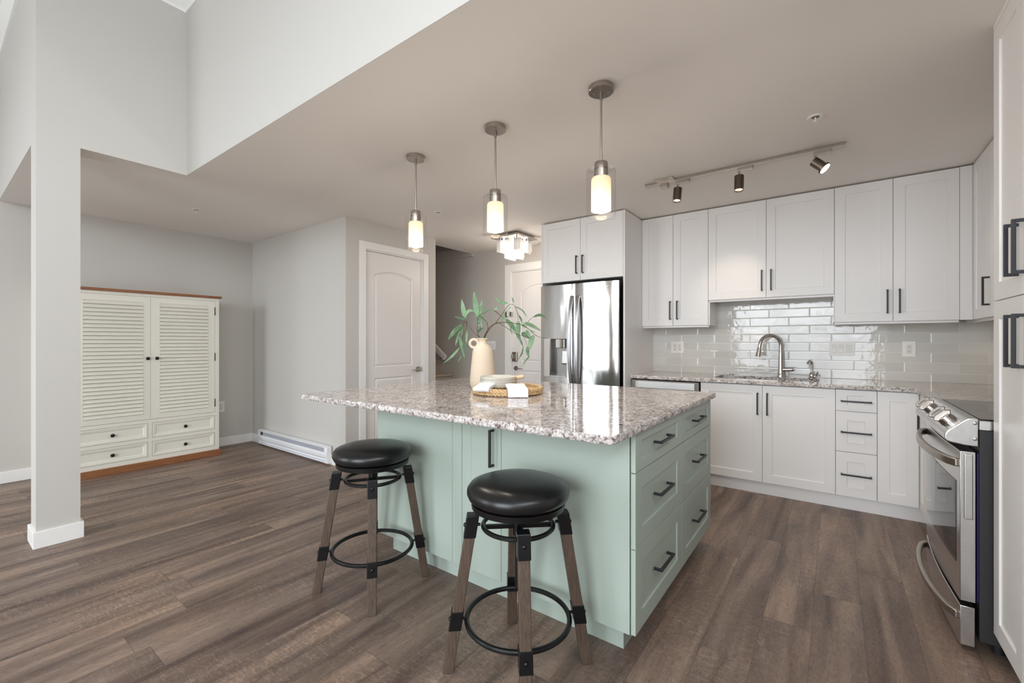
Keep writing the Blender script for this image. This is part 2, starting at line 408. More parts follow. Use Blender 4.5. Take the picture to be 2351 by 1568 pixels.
def relief(F, u0, z0, u1, z1, th, loops, prof):
    """slab with the front at n=0 and mouldings cut along loops; prof = (inset, depth) steps, the last one is the flat field"""
    mb = MB(); bm = mb.bm
    outer = mb.ring([F(u, 0, z) for u, z in rect(u0, z0, u1, z1)]); back = mb.ring([F(u, -th, z) for u, z in rect(u0, z0, u1, z1)])
    mb.bridge(outer, back); mb.cap(back)
    ed = [bm.edges.get((outer[i], outer[(i + 1) % 4])) for i in range(4)]
    for lp in loops:
        rings = []
        for ins, dep in prof:
            pts = offset_poly(lp, ins) if ins else lp
            rings.append(mb.ring([F(u, dep, z) for u, z in pts]))
        for a, b in zip(rings, rings[1:]): mb.bridge(a, b)
        mb.cap(rings[-1])
        r0 = rings[0]; n = len(r0)
        ed += [bm.edges.get((r0[i], r0[(i + 1) % n])) or bm.edges.new((r0[i], r0[(i + 1) % n])) for i in range(n)]
    if loops: bmesh.ops.triangle_fill(bm, edges=ed, use_beauty=True)
    else: mb.cap(outer)
    return mb
SHK = [(0, 0), (.0015, -.007), (.004, -.007)]
def shaker(F, u0, z0, u1, z1, fr=.065, th=.019, frz=None, prof=SHK):
    frz = fr if frz is None else frz
    return relief(F, u0, z0, u1, z1, th, [rect(u0 + fr, z0 + frz, u1 - fr, z1 - frz)], prof)
def handle(F, u, z, ln=.175, vert=True, parent=None, out=.034, t=.0105):
    mb = MB()
    def bx(ua, na, za, ub, nb, zb):
        a, b = F(ua, na, za), F(ub, nb, zb)
        mb.box(*[min(a[i], b[i]) for i in range(3)], *[max(a[i], b[i]) for i in range(3)])
    h = ln / 2
    if vert:
        bx(u - t / 2, out - t, z - h, u + t / 2, out, z + h)
        for s in (-1, 1): bx(u - t / 2, 0, z + s * (h - t / 2) - t / 2, u + t / 2, out - t + .0005, z + s * (h - t / 2) + t / 2)
    else:
        bx(u - h, out - t, z - t / 2, u + h, out, z + t / 2)
        for s in (-1, 1): bx(u + s * (h - t / 2) - t / 2, 0, z - t / 2, u + s * (h - t / 2) + t / 2, out - t + .0005, z + t / 2)
    return mb.build('handle', M['black'], parent, bevel=.001)
G = .0016   # half the gap between fronts

# ================================================================== ROOM SHELL
XR, YB, XL, ZC, ZU = 1.11, 4.588, -5.779, 2.436, 3.72
struct('floor', MB().box(XL - .1, YF - .1, -.06, XR + .1, YB + .1, 0), M['floor'])
struct('wall_left', MB().box(XL - .1, YF - .1, 0, XL, 2.45, ZU), M['wall'])
mb = MB().box(XR, YF - .1, 0, XR + .1, ADDED_WINR[0], ZU).box(XR, ADDED_WINR[1], 0, XR + .1, YB + .1, ZU).box(XR, ADDED_WINR[0], 0, XR + .1, ADDED_WINR[1], ADDED_WINR[2]).box(XR, ADDED_WINR[0], ADDED_WINR[3], XR + .1, ADDED_WINR[1], ZU)
struct('wall_right', mb, M['wall'])
# back wall with the entry door opening
DX0, DX1, DZ = -3.396, -2.53, 2.136
mb = MB().box(XL - .1, YB, 0, DX0, YB + .1, ZU).box(DX1, YB, 0, XR, YB + .1, ZU).box(DX0, YB, DZ, DX1, YB + .1, ZU)
struct('wall_back', mb, M['wall'])
# closet block between the armoire recess and the stairs
CX = -3.799; c0, c1, cz = 2.669, 3.438, 2.16
mb = MB().box(XL - .1, 2.45, 0, CX, 2.55, ZC).box(XL - .1, 3.55, 0, CX - .1, 3.633, ZC)
mb.box(CX - .1, 2.55, 0, CX, c0, ZC).box(CX - .1, c1, 0, CX, 3.633, ZC).box(CX - .1, c0, cz, CX, c1, ZC)
mb.box(XL - .1, 2.55, 0, XL, YB, ZU)
struct('wall_closet', mb, M['wall'])
# front wall with the window openings
mb = MB()
xs = sorted({XL - .1, XR + .1} | {v_ for a in WINS for v_ in a[:2]}); zs = sorted({0, ZU} | {v_ for a in WINS for v_ in a[2:]})
for i in range(len(xs) - 1):
    for j in range(len(zs) - 1):
        mx_, mz_ = (xs[i] + xs[i + 1]) / 2, (zs[j] + zs[j + 1]) / 2
        if not any(a[0] < mx_ < a[1] and a[2] < mz_ < a[3] for a in WINS): mb.box(xs[i], YF - .1, zs[j], xs[i + 1], YF, zs[j + 1])
struct('wall_front', mb, M['wall'])
for i, (x0, x1, z0, z1) in enumerate(WINS):
    mb = MB(); t = .05
    mb.box(x0, YF - .07, z0, x1, YF + .01, z0 + t).box(x0, YF - .07, z1 - t, x1, YF + .01, z1)
    n = 3 if x1 - x0 > 2 else 2
    for k in range(n + 1):
        xx = x0 + (x1 - x0 - t) * k / n; mb.box(xx, YF - .07, z0 + t, xx + t, YF + .01, z1 - t)
    fr = struct('window_%d' % (i + 1), mb, M['trim']); fr['_org'] = [0, 0, 0]
    MB().box(x0 + .01, YF - .045, z0 + .01, x1 - .01, YF - .041, z1 - .01).build('window_pane', M['pane'], fr)
mb = MB()
y0, y1, z0, z1 = ADDED_WINR; t = .05
mb.box(XR - .01, y0, z0, XR + .07, y1, z0 + t).box(XR - .01, y0, z1 - t, XR + .07, y1, z1)
for k in range(4):
    yy = y0 + (y1 - y0 - t) * k / 3; mb.box(XR - .01, yy, z0 + t, XR + .07, yy + t, z1 - t)
fr = struct('window_3', mb, M['trim']); fr['_org'] = [0, 0, 0]  # frame of the added window that brightens the room from the right
MB().box(XR + .041, y0 + .01, z0 + .01, XR + .045, y1 - .01, z1 - .01).build('window_pane', M['pane'], fr)
# low ceiling with the stairwell opening
HX, HY = -4.03, 3.66
mb = MB()
for r in ((-3.802, 1.163, XR, 2.0), (XL, .415, -3.802, 2.0), (XL, 2.0, XR, HY), (HX, HY, XR, YB)):
    mb.box(r[0], r[1], ZC, r[2], r[3], ZC + .003)
struct('ceiling', mb, M['ceil'])
struct('ceiling_upper', MB().box(XL - .1, YF - .1, ZU, XR + .1, YB + .1, ZU + .05), M['wall'])
struct('wall_loft_back', MB().box(-3.8, 1.161, ZC, XR, 1.163, ZU).box(-3.8, 1.163, ZC + .0035, XR, 1.181, ZU), M['wall'])
struct('wall_loft_side', MB().box(-3.802, .413, ZC, -3.8, 1.163, ZU).box(-3.82, .415, ZC + .0035, -3.802, 1.181, ZU), M['wall'])
struct('wall_loft_left', MB().box(XL, .413, ZC, -3.802, .415, ZU).box(XL, .415, ZC + .0035, -3.82, .433, ZU), M['wall'])
struct('wall_column', MB().box(-3.985, .413, 0, -3.8, .603, ZC), M['wall'])
# stairwell lining and the drop beam along its back
struct('wall_stairwell', MB().box(HX, HY, ZC + .003, HX + .05, YB, ZU).box(XL, HY - .05, ZC + .003, HX, HY, ZU), M['wall'])
struct('trim_5', MB().box(XL, YB - .06, ZC - .03, HX + .01, YB, ZC + .1), M['wall'])
# crown moulding of the tall space
def crown(name, pts):
    mb = MB()
    prof = [(-.002, 0), (.012, 0), (.016, .02), (.05, .06), (.055, .075), (.085, .085), (.085, .11), (-.002, .11)]
    ax, s0, s1, base, sg = pts
    out = []
    for o_, z in prof: out.append((base + sg * o_, 3.61 + z + (.0007 if ax == 'y' else 0)))
    mb.prism(out, s0, s1, 'XZ' if ax == 'y' else 'YZ')
    return struct(name, mb, M['trim'])
crown('trim_1', ('x', -3.8, XR, 1.161, -1)); crown('trim_2', ('y', .413 - .085, 1.161, -3.8, 1)); crown('trim_3', ('x', XL, -3.8, .413, -1)); crown('trim_4', ('y', YF, .413, XL, 1))
# baseboards
def baseboard(name, boxes):
    mb = MB()
    for b in boxes: mb.box(b[0], b[1], 0, b[2], b[3], .10)
    return struct(name, mb, M['trim'], bevel=.003)
bt = .015
baseboard('baseboard_left', [(XL, YF, XL + bt, 2.45)])
baseboard('baseboard_alcove', [(XL + bt, 2.45 - bt, CX + bt, 2.45)])
baseboard('baseboard_closet', [(CX, 2.45, CX + bt, c0 - .072), (CX, c1 + .078, CX + bt, 3.633)])
baseboard('baseboard_back', [(-4.0, YB - bt, DX0 - .09, YB)])
baseboard('baseboard_column', [(-3.985 - bt, .414 - bt, -3.8 + bt, .603 + bt)])

# ------------------------------------------------------------------ moulded doors
def arch(u0, z0, u1, z1, rise, n=14):
    pts = [(u0, z0), (u1, z0)]
    w_ = (u1 - u0) / 2; R_ = (w_ * w_ + rise * rise) / (2 * rise); cu = (u0 + u1) / 2; cz_ = z1 + rise - R_
    a0 = math.asin(w_ / R_)
    for k in range(n + 1):
        a = a0 - 2 * a0 * k / n; pts.append((cu + R_ * math.sin(a), cz_ + R_ * math.cos(a)))
    return pts
MOULD = [(0, 0), (.006, -.007), (.014, -.009), (.022, -.004), (.034, -.0015), (.036, -.0015)]
def casing(F, u0, u1, z, wd, parent, out=.014):
    mb = MB()
    for a, b, c, d in ((u0 - wd, 0, u0, z + wd), (u1, 0, u1 + wd, z + wd), (u0, z, u1, z + wd)):
        p, q = F(a, 0.0005, b), F(c, out, d)
        mb.box(*[min(p[i], q[i]) for i in range(3)], *[max(p[i], q[i]) for i in range(3)])
    # jamb lining
    for a, b, c, d in ((u0, 0, u0 + .012, z), (u1 - .012, 0, u1, z), (u0 + .012, z - .012, u1 - .012, z)):
        p, q = F(a, -.099, b), F(c, .0, d)
        mb.box(*[min(p[i], q[i]) for i in range(3)], *[max(p[i], q[i]) for i in range(3)])
    return mb.build('door_casing', M['trim'], parent, bevel=.002)
def lever(F, u, z, side, parent, r=.03):
    mb = MB()
    def cylN(n0, n1, rr, uu=u, zz=z): mb.cyl(F(uu, n0, zz), F(uu, n1, zz), rr, seg=24)
    cylN(0, .010, r); cylN(.010, .045, .010)
    mb.tube([F(u, .043, z), F(u + side * .03, .048, z), F(u + side * .07, .048, z), F(u + side * .115, .044, z - .002)], [.0085, .0085, .007, .006], 10)
    return mb.build('door_lever', M['nickel'], parent)
def door(name, F, u0, u1, z, wd, arch_l, low_l, hinge_u, hinges, lev):
    sl = -.018
    FD = Face(F.f, F(0, sl, 0)[0] if F.f != '-y' else F(0, sl, 0)[1])
    mb = relief(FD, u0 + .014, .008, u1 - .014, z - .015, .038, [arch(*arch_l), rect(*low_l)], MOULD)
    o = struct(name, mb, M['door']); o['_org'] = [0, 0, 0]
    casing(F, u0, u1, z, wd, o)
    for zz in hinges:
        mb = MB(); mb.cyl(F(hinge_u, -.008, zz - .048), F(hinge_u, -.008, zz + .048), .008, seg=10)
        mb.build('hinge', M['nickel'], o)
    lever(FD, lev[0], lev[1], lev[2], o)
    return o, FD
d1, _ = door('door_1', Face('+x', CX), c0, c1, cz, .072, (2.79, .96, 3.293, 1.914, .052), (2.79, .2, 3.293, .846), c0 + .008, (1.94, 1.146, .35), (3.372, .911, -1))
ob = MB().box(CX - .03, c1 - .014, .88, CX - .012, c1 - .0115, .94).build('strike_plate', M['nickel'], d1)
d2, FD2 = door('door_2', Face('-y', YB), DX0, DX1, DZ, .09, (-3.249, .968, -2.69, 1.862, .085), (-3.249, .2, -2.69, .855), DX1 - .01, (1.9, 1.1, .3), (-3.325, .879, 1))
mb = MB(); mb.prism(rect(-3.375, .965, -3.295, 1.09), YB + .018 - .028, YB + .018, 'XZ'); mb.build('deadbolt', M['nickel'], d2, bevel=.012, seg=4)
mb = MB().box(-3.365, YB - .035, 1.005, -3.345, YB - .012, 1.06); mb.build('thumb_turn', M['chrome'], d2, bevel=.004)
mb = MB().box(-3.47, YB - .03, 1.545, -3.425, YB - .0145, 1.615).box(-3.405, YB - .02, 1.55, -3.375, YB + .0175, 1.61); mb.cyl((-3.43, YB - .032, 1.548), (-3.43, YB - .032, 1.612), .008); mb.build('door_guard', M['chrome'], d2, bevel=.003)

# ------------------------------------------------------------------ stairs and rail
t = wthing('staircase', 'carpeted beige staircase climbing left behind the closet wall', 'stairs', (-4.2, 4.1, 0))
mb = MB()
NS = 9; x0 = -3.70; rise, run = .19, .25
for k in range(NS):
    xa = x0 - k * run
    z1 = rise * (k + 1) - .03
    if XL + .02 < xa: mb.box(max(xa - run - .001, XL + .005), HY + .04, 0, xa, YB - .002, z1)
mb.build('risers', M['carpet'], t)
for k in range(NS):
    xa = x0 - k * run
    if xa < XL + .1: break
    MB().box(max(xa - run, XL + .005), HY + .04, rise * (k + 1) - .03, xa + .028, YB - .002, rise * (k + 1)).build('tread', M['carpet'], t, bevel=.014, seg=4)
t = wthing('stair_handrail', 'white wooden handrail sloping up the wall above the stairs', 'handrail', (-4.53, 4.52, .9))
sl_ = .76
mb = MB(); a = Vector((-4.51, 4.505, .985)); b = Vector((-5.6, 4.505, .985 + 1.09 * sl_))
mb.bar([a, b], .075, .05, (0, 0, 1)); mb.build('rail', M['trim'], t, bevel=.012, seg=3)
mb = MB(); mb.cyl((-4.62, YB - .001, .99), (-4.62, 4.52, .99), .009); mb.cyl((-4.62, 4.52, .985), (-4.62, 4.505, 1.04), .008); mb.build('rail_bracket', M['bronze'], t)

# ================================================================== ARMOIRE
AX = -5.369; A0, A1 = .755, 1.935; AC = 1.342
t = wthing('louvred_armoire', 'cream wooden armoire with louvred doors and oak top against the grey wall', 'wardrobe', (-5.56, 1.345, 0))
mb = MB().box(XL + .02, A0, .06, AX - .02, A1, 1.688)
# face frame
for (a, b, c, d) in ((A0, .06, A0 + .045, 1.688), (A1 - .04, .06, A1, 1.688), (A0 + .045, 1.66, A1 - .04, 1.688), (A0 + .045, .432, A1 - .04, .466), (A0 + .045, .06, A1 - .04, .103), (1.325, .103, 1.358, .432), (A0 + .045, .249, 1.325, .285), (1.358, .249, A1 - .04, .285)):
    mb.box(AX - .0205, a, b, AX, c, d)
mb.build('carcass', M['creampaint'], t)
MB().box(XL + .02, A0 - .025, 1.688, AX + .028, A1 + .02, 1.712).build('top_board', M['oak'], t, bevel=.006, seg=3, label='oak top board with rounded edge')
MB().box(XL + .02, A0 - .02, 0, AX + .022, A1 + .012, .064).build('plinth', M['oak'], t, bevel=.003, label='oak plinth')
FA = Face('+x', AX)
for (u0, u1, l0, l1, ku, hu) in ((A0 + .047, 1.343, .868, 1.288, 1.320, A0 + .044), (1.345, A1 - .042, 1.417, 1.833, 1.391, A1 - .040)):
    z0, z1 = .469, 1.658; lz0, lz1 = .522, 1.602
    mb = relief(Face('+x', AX + .002), u0, z0, u1, z1, .02, [rect(l0, lz0, l1, lz1)], [(0, 0), (.0005, -.014), (.001, -.014)])
    dr = sub(mb.build('door', M['creampaint'], t))
    mb = MB(); n = 30; ph = (lz1 - lz0) / n
    for k in range(n):
        zc = lz0 + ph * (k + .5)
        P0, P1 = Vector((AX - .010, 0, zc + ph * .42)), Vector((AX + .012, 0, zc - ph * .40))
        dd = (P1 - P0).normalized(); nn = Vector((dd.z, 0, -dd.x)) * -.0035
        q = [P0 + nn, P1 + nn, P1 - nn, P0 - nn]
        mb.prism([(p.x, p.z) for p in q], l0 + .001, l1 - .001, 'XZ')
    mb.build('louvre_panel', M['creampaint'], dr)
    MB().lathe([(.004, 0), (.005, .012), (.014, .016), (.0165, .022), (.013, .029), (.004, .031)], (AX + .002, ku, 1.061), 18, 'X').build('knob', M['bronze'], dr)
    for zz in (1.55, 1.06, .568): MB().cyl((AX + .004, hu, zz - .042), (AX + .004, hu, zz + .042), .0045, seg=8).build('hinge', M['slot'], dr)
DRP = [(0, 0), (.006, -.004), (.014, -.005), (.020, -.012), (.024, -.012)]
for (u0, u1) in ((A0 + .047, 1.324), (1.359, A1 - .042)):
    for (z0, z1) in ((.287, .430), (.105, .247)):
        mb = relief(Face('+x', AX + .001), u0 + .002, z0 + .001, u1 - .002, z1 - .001, .02, [rect(u0 + .016, z0 + .015, u1 - .016, z1 - .015)], DRP)
        d_ = sub(mb.build('drawer', M['creampaint'], t))
        MB().lathe([(.004, -.012), (.005, .010), (.014, .014), (.0165, .020), (.013, .027), (.004, .029)], (AX + .001, (u0 + u1) / 2, (z0 + z1) / 2), 18, 'X').build('knob', M['bronze'], d_)

# ------------------------------------------------------------------ baseboard heater
t = wthing('baseboard_heater', 'long white electric baseboard heater under the pale alcove wall', 'heater', (-4.74, 2.434, 0)); t.scale = (1, .78, 1)
hx0, hx1, hy = -5.50, -4.02, 2.434
mb = MB().prism([(hy, .02), (hy - .012, .02), (hy - .012, .165), (hy - .052, .165), (hy - .055, .178), (hy, .185)], hx0, hx1, 'YZ'); mb.build('housing', M['heater'], t)
mb = MB().prism([(hy - .045, .06), (hy - .058, .075), (hy - .064, .105), (hy - .060, .128), (hy - .056, .128), (hy - .059, .105), (hy - .053, .078), (hy - .042, .064)], hx0 + .02, hx1 - .03, 'YZ'); mb.build('front_cover', M['heater'], t)
mb = MB().box(hx0 + .02, hy - .05, .02, hx1 - .02, hy - .012, .032); mb.build('lower_lip', M['heater'], t)
mb = MB()
n = 90
for k in range(n):
    xx = hx0 + .11 + (hx1 - hx0 - .22) * k / (n - 1); mb.box(xx, hy - .05, .128, xx + .004, hy - .014, .162)
mb.box(hx0 + .10, hy - .02, .10, hx1 - .10, hy - .013, .163); mb.build('fin_grille', mat('heater_fin', srgb(200, 203, 212), .4), t)
MB().box(hx0 + .055, hy - .049, .126, hx0 + .10, hy - .013, .163).build('vent_block', M['slot'], t)
for a, b in ((hx0 - .002, hx0 + .022), (hx1 - .055, hx1 + .002)):
    MB().prism([(hy + .001, .018), (hy - .052, .018), (hy - .056, .06), (hy - .066, .1), (hy - .06, .165), (hy - .056, .18), (hy + .001, .186)], a, b, 'YZ').build('end_cap', M['heater'], t, bevel=.002)

# ------------------------------------------------------------------ outlets and switches
def outlet(F, u, z, w_, h_, label, gangs=1, face=.034, dots=True):
    o = F(u, 0, z)
    t = wthing('wall_outlet', label, 'outlet', o)
    def bx(mb, ua, na, za, ub, nb, zb):
        a, b = F(ua, na, za), F(ub, nb, zb); mb.box(*[min(a[i], b[i]) for i in range(3)], *[max(a[i], b[i]) for i in range(3)])
    mb = MB(); bx(mb, u - w_ / 2, .0003, z - h_ / 2, u + w_ / 2, .006, z + h_ / 2); mb.build('cover_plate', M['plastic'], t, bevel=.002)
    for g in range(gangs):
        uc = u + (g - (gangs - 1) / 2) * .046
        mb = MB(); bx(mb, uc - face / 2, .006, z - .035, uc + face / 2, .0085, z + .035); r_ = sub(mb.build('receptacle', M['outlet_face'], t, bevel=.001))
        for s in (-1, 1):
            mb = MB()
            for q in (-1, 1): bx(mb, uc + q * .006 - .0012, .008, z + s * .018 - .004, uc + q * .006 + .0012, .0089, z + s * .018 + .005)
            bx(mb, uc - .002, .008, z + s * .018 - .011, uc + .002, .0089, z + s * .018 - .007)
            mb.build('socket', M['slot'], r_)
    return t
FB = Face('-y', YB - .008)
outlet(FB, -1.282, 1.166, .127, .119, 'white double electrical outlet on the tiles beside the fridge panel', 2)
outlet(FB, .470, 1.166, .079, .122, 'white single electrical outlet on the tiles right of the sink', 1)
outlet(Face('+x', XL), 2.10, .463, .078, .125, 'low white outlet on the grey wall beside the armoire', 1)
t = wthing('light_switch', 'wide white three gang switch plate on the tiles right of the faucet', 'switch', (.05, YB - .008, 1.166))
MB().box(-.036, YB - .014, 1.107, .137, YB - .0083, 1.226).build('cover_plate', M['plastic'], t, bevel=.002)
for i, uc in enumerate((.0015, .047, .099)):
    r_ = sub(MB().box(uc - (.0165, .0165, .021)[i], YB - .017, 1.131, uc + (.0165, .0165, .021)[i], YB - .014, 1.2).build('rocker', M['outlet_face'], t, bevel=.001))
    if i < 2: MB().box(uc - .0135, YB - .0195, 1.135, uc + .0135, YB - .017, 1.163).build('paddle', M['plastic'], r_, bevel=.0008)
t = wthing('light_switch', 'white three rocker switch plate beside the entry door, behind the vase', 'switch', (-3.73, YB, 1.172))
MB().box(-3.81, YB - .006, 1.113, -3.652, YB - .0003, 1.231).build('cover_plate', M['plastic'], t, bevel=.002)
for uc in (-3.777, -3.731, -3.685): MB().box(uc - .016, YB - .009, 1.139, uc + .016, YB - .006, 1.205).build('rocker', M['outlet_face'], t, bevel=.001)

# ================================================================== KITCHEN CABINETS
YU, YD, YC, YK = 4.247, 3.977, 3.946, 4.030
ZCT, ZUB, ZUS = 2.425, 1.374, 1.597
XK = .462                      # fronts of the right-hand base run
XU = .759                      # fronts of the right-hand uppers
def bxn(mb, F, ua, na, za, ub, nb, zb):
    a, b = F(ua, na, za), F(ub, nb, zb); mb.box(*[min(a[i], b[i]) for i in range(3)], *[max(a[i], b[i]) for i in range(3)]); return mb
def cabinet(name, label, F, u0, u1, z0, z1, depth, doors, m, rail=False, cat='cabinet', fr=.065, hl=.175, hollow=None):
    """doors: (u0, z0, u1, z1, handle (u, z, vert) or None, name, frame)"""
    org = F((u0 + u1) / 2, -depth / 2, z0)
    t = wthing(name, label, cat, org)
    mb = MB(); zt_ = hollow or z1
    bxn(mb, F, u0 + .0005, -.0195, z0, u1 - .0005, -depth, zt_)
    if hollow:
        bxn(mb, F, u0 + .0005, -.0195, zt_, u0 + .017, -depth, z1); bxn(mb, F, u1 - .017, -.0195, zt_, u1 - .0005, -depth, z1); bxn(mb, F, u0 + .017, -.0195, zt_, u1 - .017, -.036, z1)
    if rail:
        bxn(mb, F, u0 + .0005, -.025, z0 - .016, u1 - .0005, -.043, z0)
        bxn(mb, F, u0 + .0005, -.043, z0 - .004, u0 + .018, -depth, z0); bxn(mb, F, u1 - .018, -.043, z0 - .004, u1 - .0005, -depth, z0)
    mb.build('carcass', m, t)
    for d in doors:
        a, b, c, e, h, nm = d[:6]; f = d[6] if len(d) > 6 else (fr, fr)
        dm = sub(shaker(F, a + G, b + G, c - G, e - G, f[0], .019, f[1]).build(nm, m, t, bevel=.0012))
        if h: handle(F, h[0], h[1], hl, h[2], dm)
    return t
FU = Face('-y', YU); W = M['cab']
cabinet('wall_cabinet', 'two-door white wall cabinet above the double outlet beside the fridge', FU, -1.531, -.919, ZUB, ZCT, .34,
        [(-1.531, ZUB, -1.2305, ZCT, (-1.254, 1.52, True), 'door'), (-1.2305, ZUB, -.919, ZCT, (-1.189, 1.52, True), 'door')], W, True)
cabinet('wall_cabinet', 'short two-door white wall cabinet above the sink', FU, -.919, .002, ZUS, ZCT, .34,
        [(-.919, ZUS, -.4615, ZCT, (-.493, 1.742, True), 'door'), (-.4615, ZUS, .002, ZCT, (-.425, 1.742, True), 'door')], W, True)
cabinet('wall_cabinet', 'tall two-door white wall cabinet right of the sink above the single outlet', FU, .002, .696, ZUB, ZCT, .34,
        [(.002, ZUB, .349, ZCT, (.316, 1.521, True), 'door'), (.349, ZUB, .696, ZCT, (.384, 1.521, True), 'door')], W, True)
t = wthing('corner_filler', 'narrow white filler panel in the upper cabinet corner', 'panel', (.727, YU, ZUB))
MB().box(.6965, YU - .001, ZUB, .7585, YU + .018, ZCT).build('panel', W, t)
FXU = Face('-x', XU)
cabinet('wall_cabinet', 'white wall cabinet on the right wall, mostly hidden behind the pantry', FXU, 3.44, YB - .0095, ZUB, ZCT, .35,
        [(3.803, ZUB, YU - .004, ZCT, (3.913 - .06, 1.533, True), 'door'), (3.44, ZUB, 3.80, ZCT, None, 'door')], W, True)
# fridge enclosure
FF = Face('-y', 3.812)
cabinet('fridge_cabinet', 'white two-door cabinet above the stainless fridge', FF, -2.415, -1.549, 1.821, ZCT, .7,
        [(-2.415, 1.821, -1.983, ZCT, (-2.018, 1.973, True), 'door'), (-1.983, 1.821, -1.549, ZCT, (-1.952, 1.973, True), 'door')], W)
t = wthing('fridge_side_panel', 'tall white end panel between the fridge and the tiled wall', 'panel', (-1.54, 4.2, 0)); MB().box(-1.5485, 3.812, 0, -1.5315, YB - .001, ZCT).build('panel', W, t, bevel=.001)
t = wthing('fridge_side_panel', 'white end panel left of the fridge facing the entry door', 'panel', (-2.425, 4.2, 0)); MB().box(-2.434, 3.812, 0, -2.4155, YB - .001, ZCT).build('panel', W, t, bevel=.001)
# base cabinets
FBs = Face('-y', YD); ZB0, ZB1 = .106, .878
cabinet('base_cabinet', 'white two-door base cabinet under the sink', FBs, -.922, .0085, ZB0, ZB1, .6,
        [(-.922, ZB0, -.459, ZB1, (-.491, .730, True), 'door', (.066, .067)), (-.459, ZB0, .0085, ZB1, (-.424, .732, True), 'door', (.066, .067))], W, hollow=.66)
cabinet('drawer_cabinet', 'narrow white base cabinet with three drawers right of the sink', FBs, .0085, .243, ZB0, ZB1, .6,
        [(.0085, .722, .243, ZB1, (.126, .796, False), 'drawer', (.066, .042)), (.0085, .428, .243, .722, (.126, .573, False), 'drawer', (.066, .067)), (.0085, ZB0, .243, .428, (.126, .268, False), 'drawer', (.066, .067))], W)
t = cabinet('corner_cabinet', 'white corner base cabinet with a folding two-leaf door beside the stove', FBs, .243, 1.10, ZB0, ZB1, .6,
        [(.243, ZB0, XK - .002, ZB1, None, 'door', (.064, .067))], W)
FKs = Face('-x', XK)
dm = sub(shaker(FKs, 3.762 + G, ZB0 + G, YD - .004, ZB1 - G, .062, .019, .067).build('door', W, t, bevel=.0012)); handle(FKs, 3.792, .732, .175, True, dm)
cabinet('base_cabinet', 'slim white base cabinet on the right, tucked between corner and stove', FKs, 3.252, 3.762, ZB0, ZB1, .6, [(3.252, ZB0, 3.762, ZB1, (3.3, .732, True), 'door')], W)
t = wthing('toe_kick', 'white toe kick board under the base cabinets', 'trim board', (-.3, YK, 0))
MB().box(-.922, YK, 0, XK + .05, YK + .018, .1055).box(XK + .05, 3.252, 0, XK + .068, YK + .018, .1055).build('board', W, t)
# tiled backsplash
mb = MB().box(-1.5312, YB - .008, .9145, -.92, YB - .0002, 1.373).box(-.92, YB - .008, .9145, .003, YB - .0002, 1.596).box(.003, YB - .008, .9145, XR - .0002, YB - .0002, 1.373)
struct('wall_backsplash', mb, M['tile'])
struct('wall_backsplash_side', MB().box(XR - .008, 3.25, .9145, XR - .0002, YB - .009, 1.373), M['tile_side'])
mb = MB()
mb.box(-.919, YU + .012, 1.374, -.908, YB - .009, 1.582).box(-.005, YU + .012, 1.374, .002 - .0003, YB - .009, 1.582)
o = mb.build('cabinet_trim', W); tag(o, 'white edge strips flanking the raised tiled recess over the sink', 'trim strip')

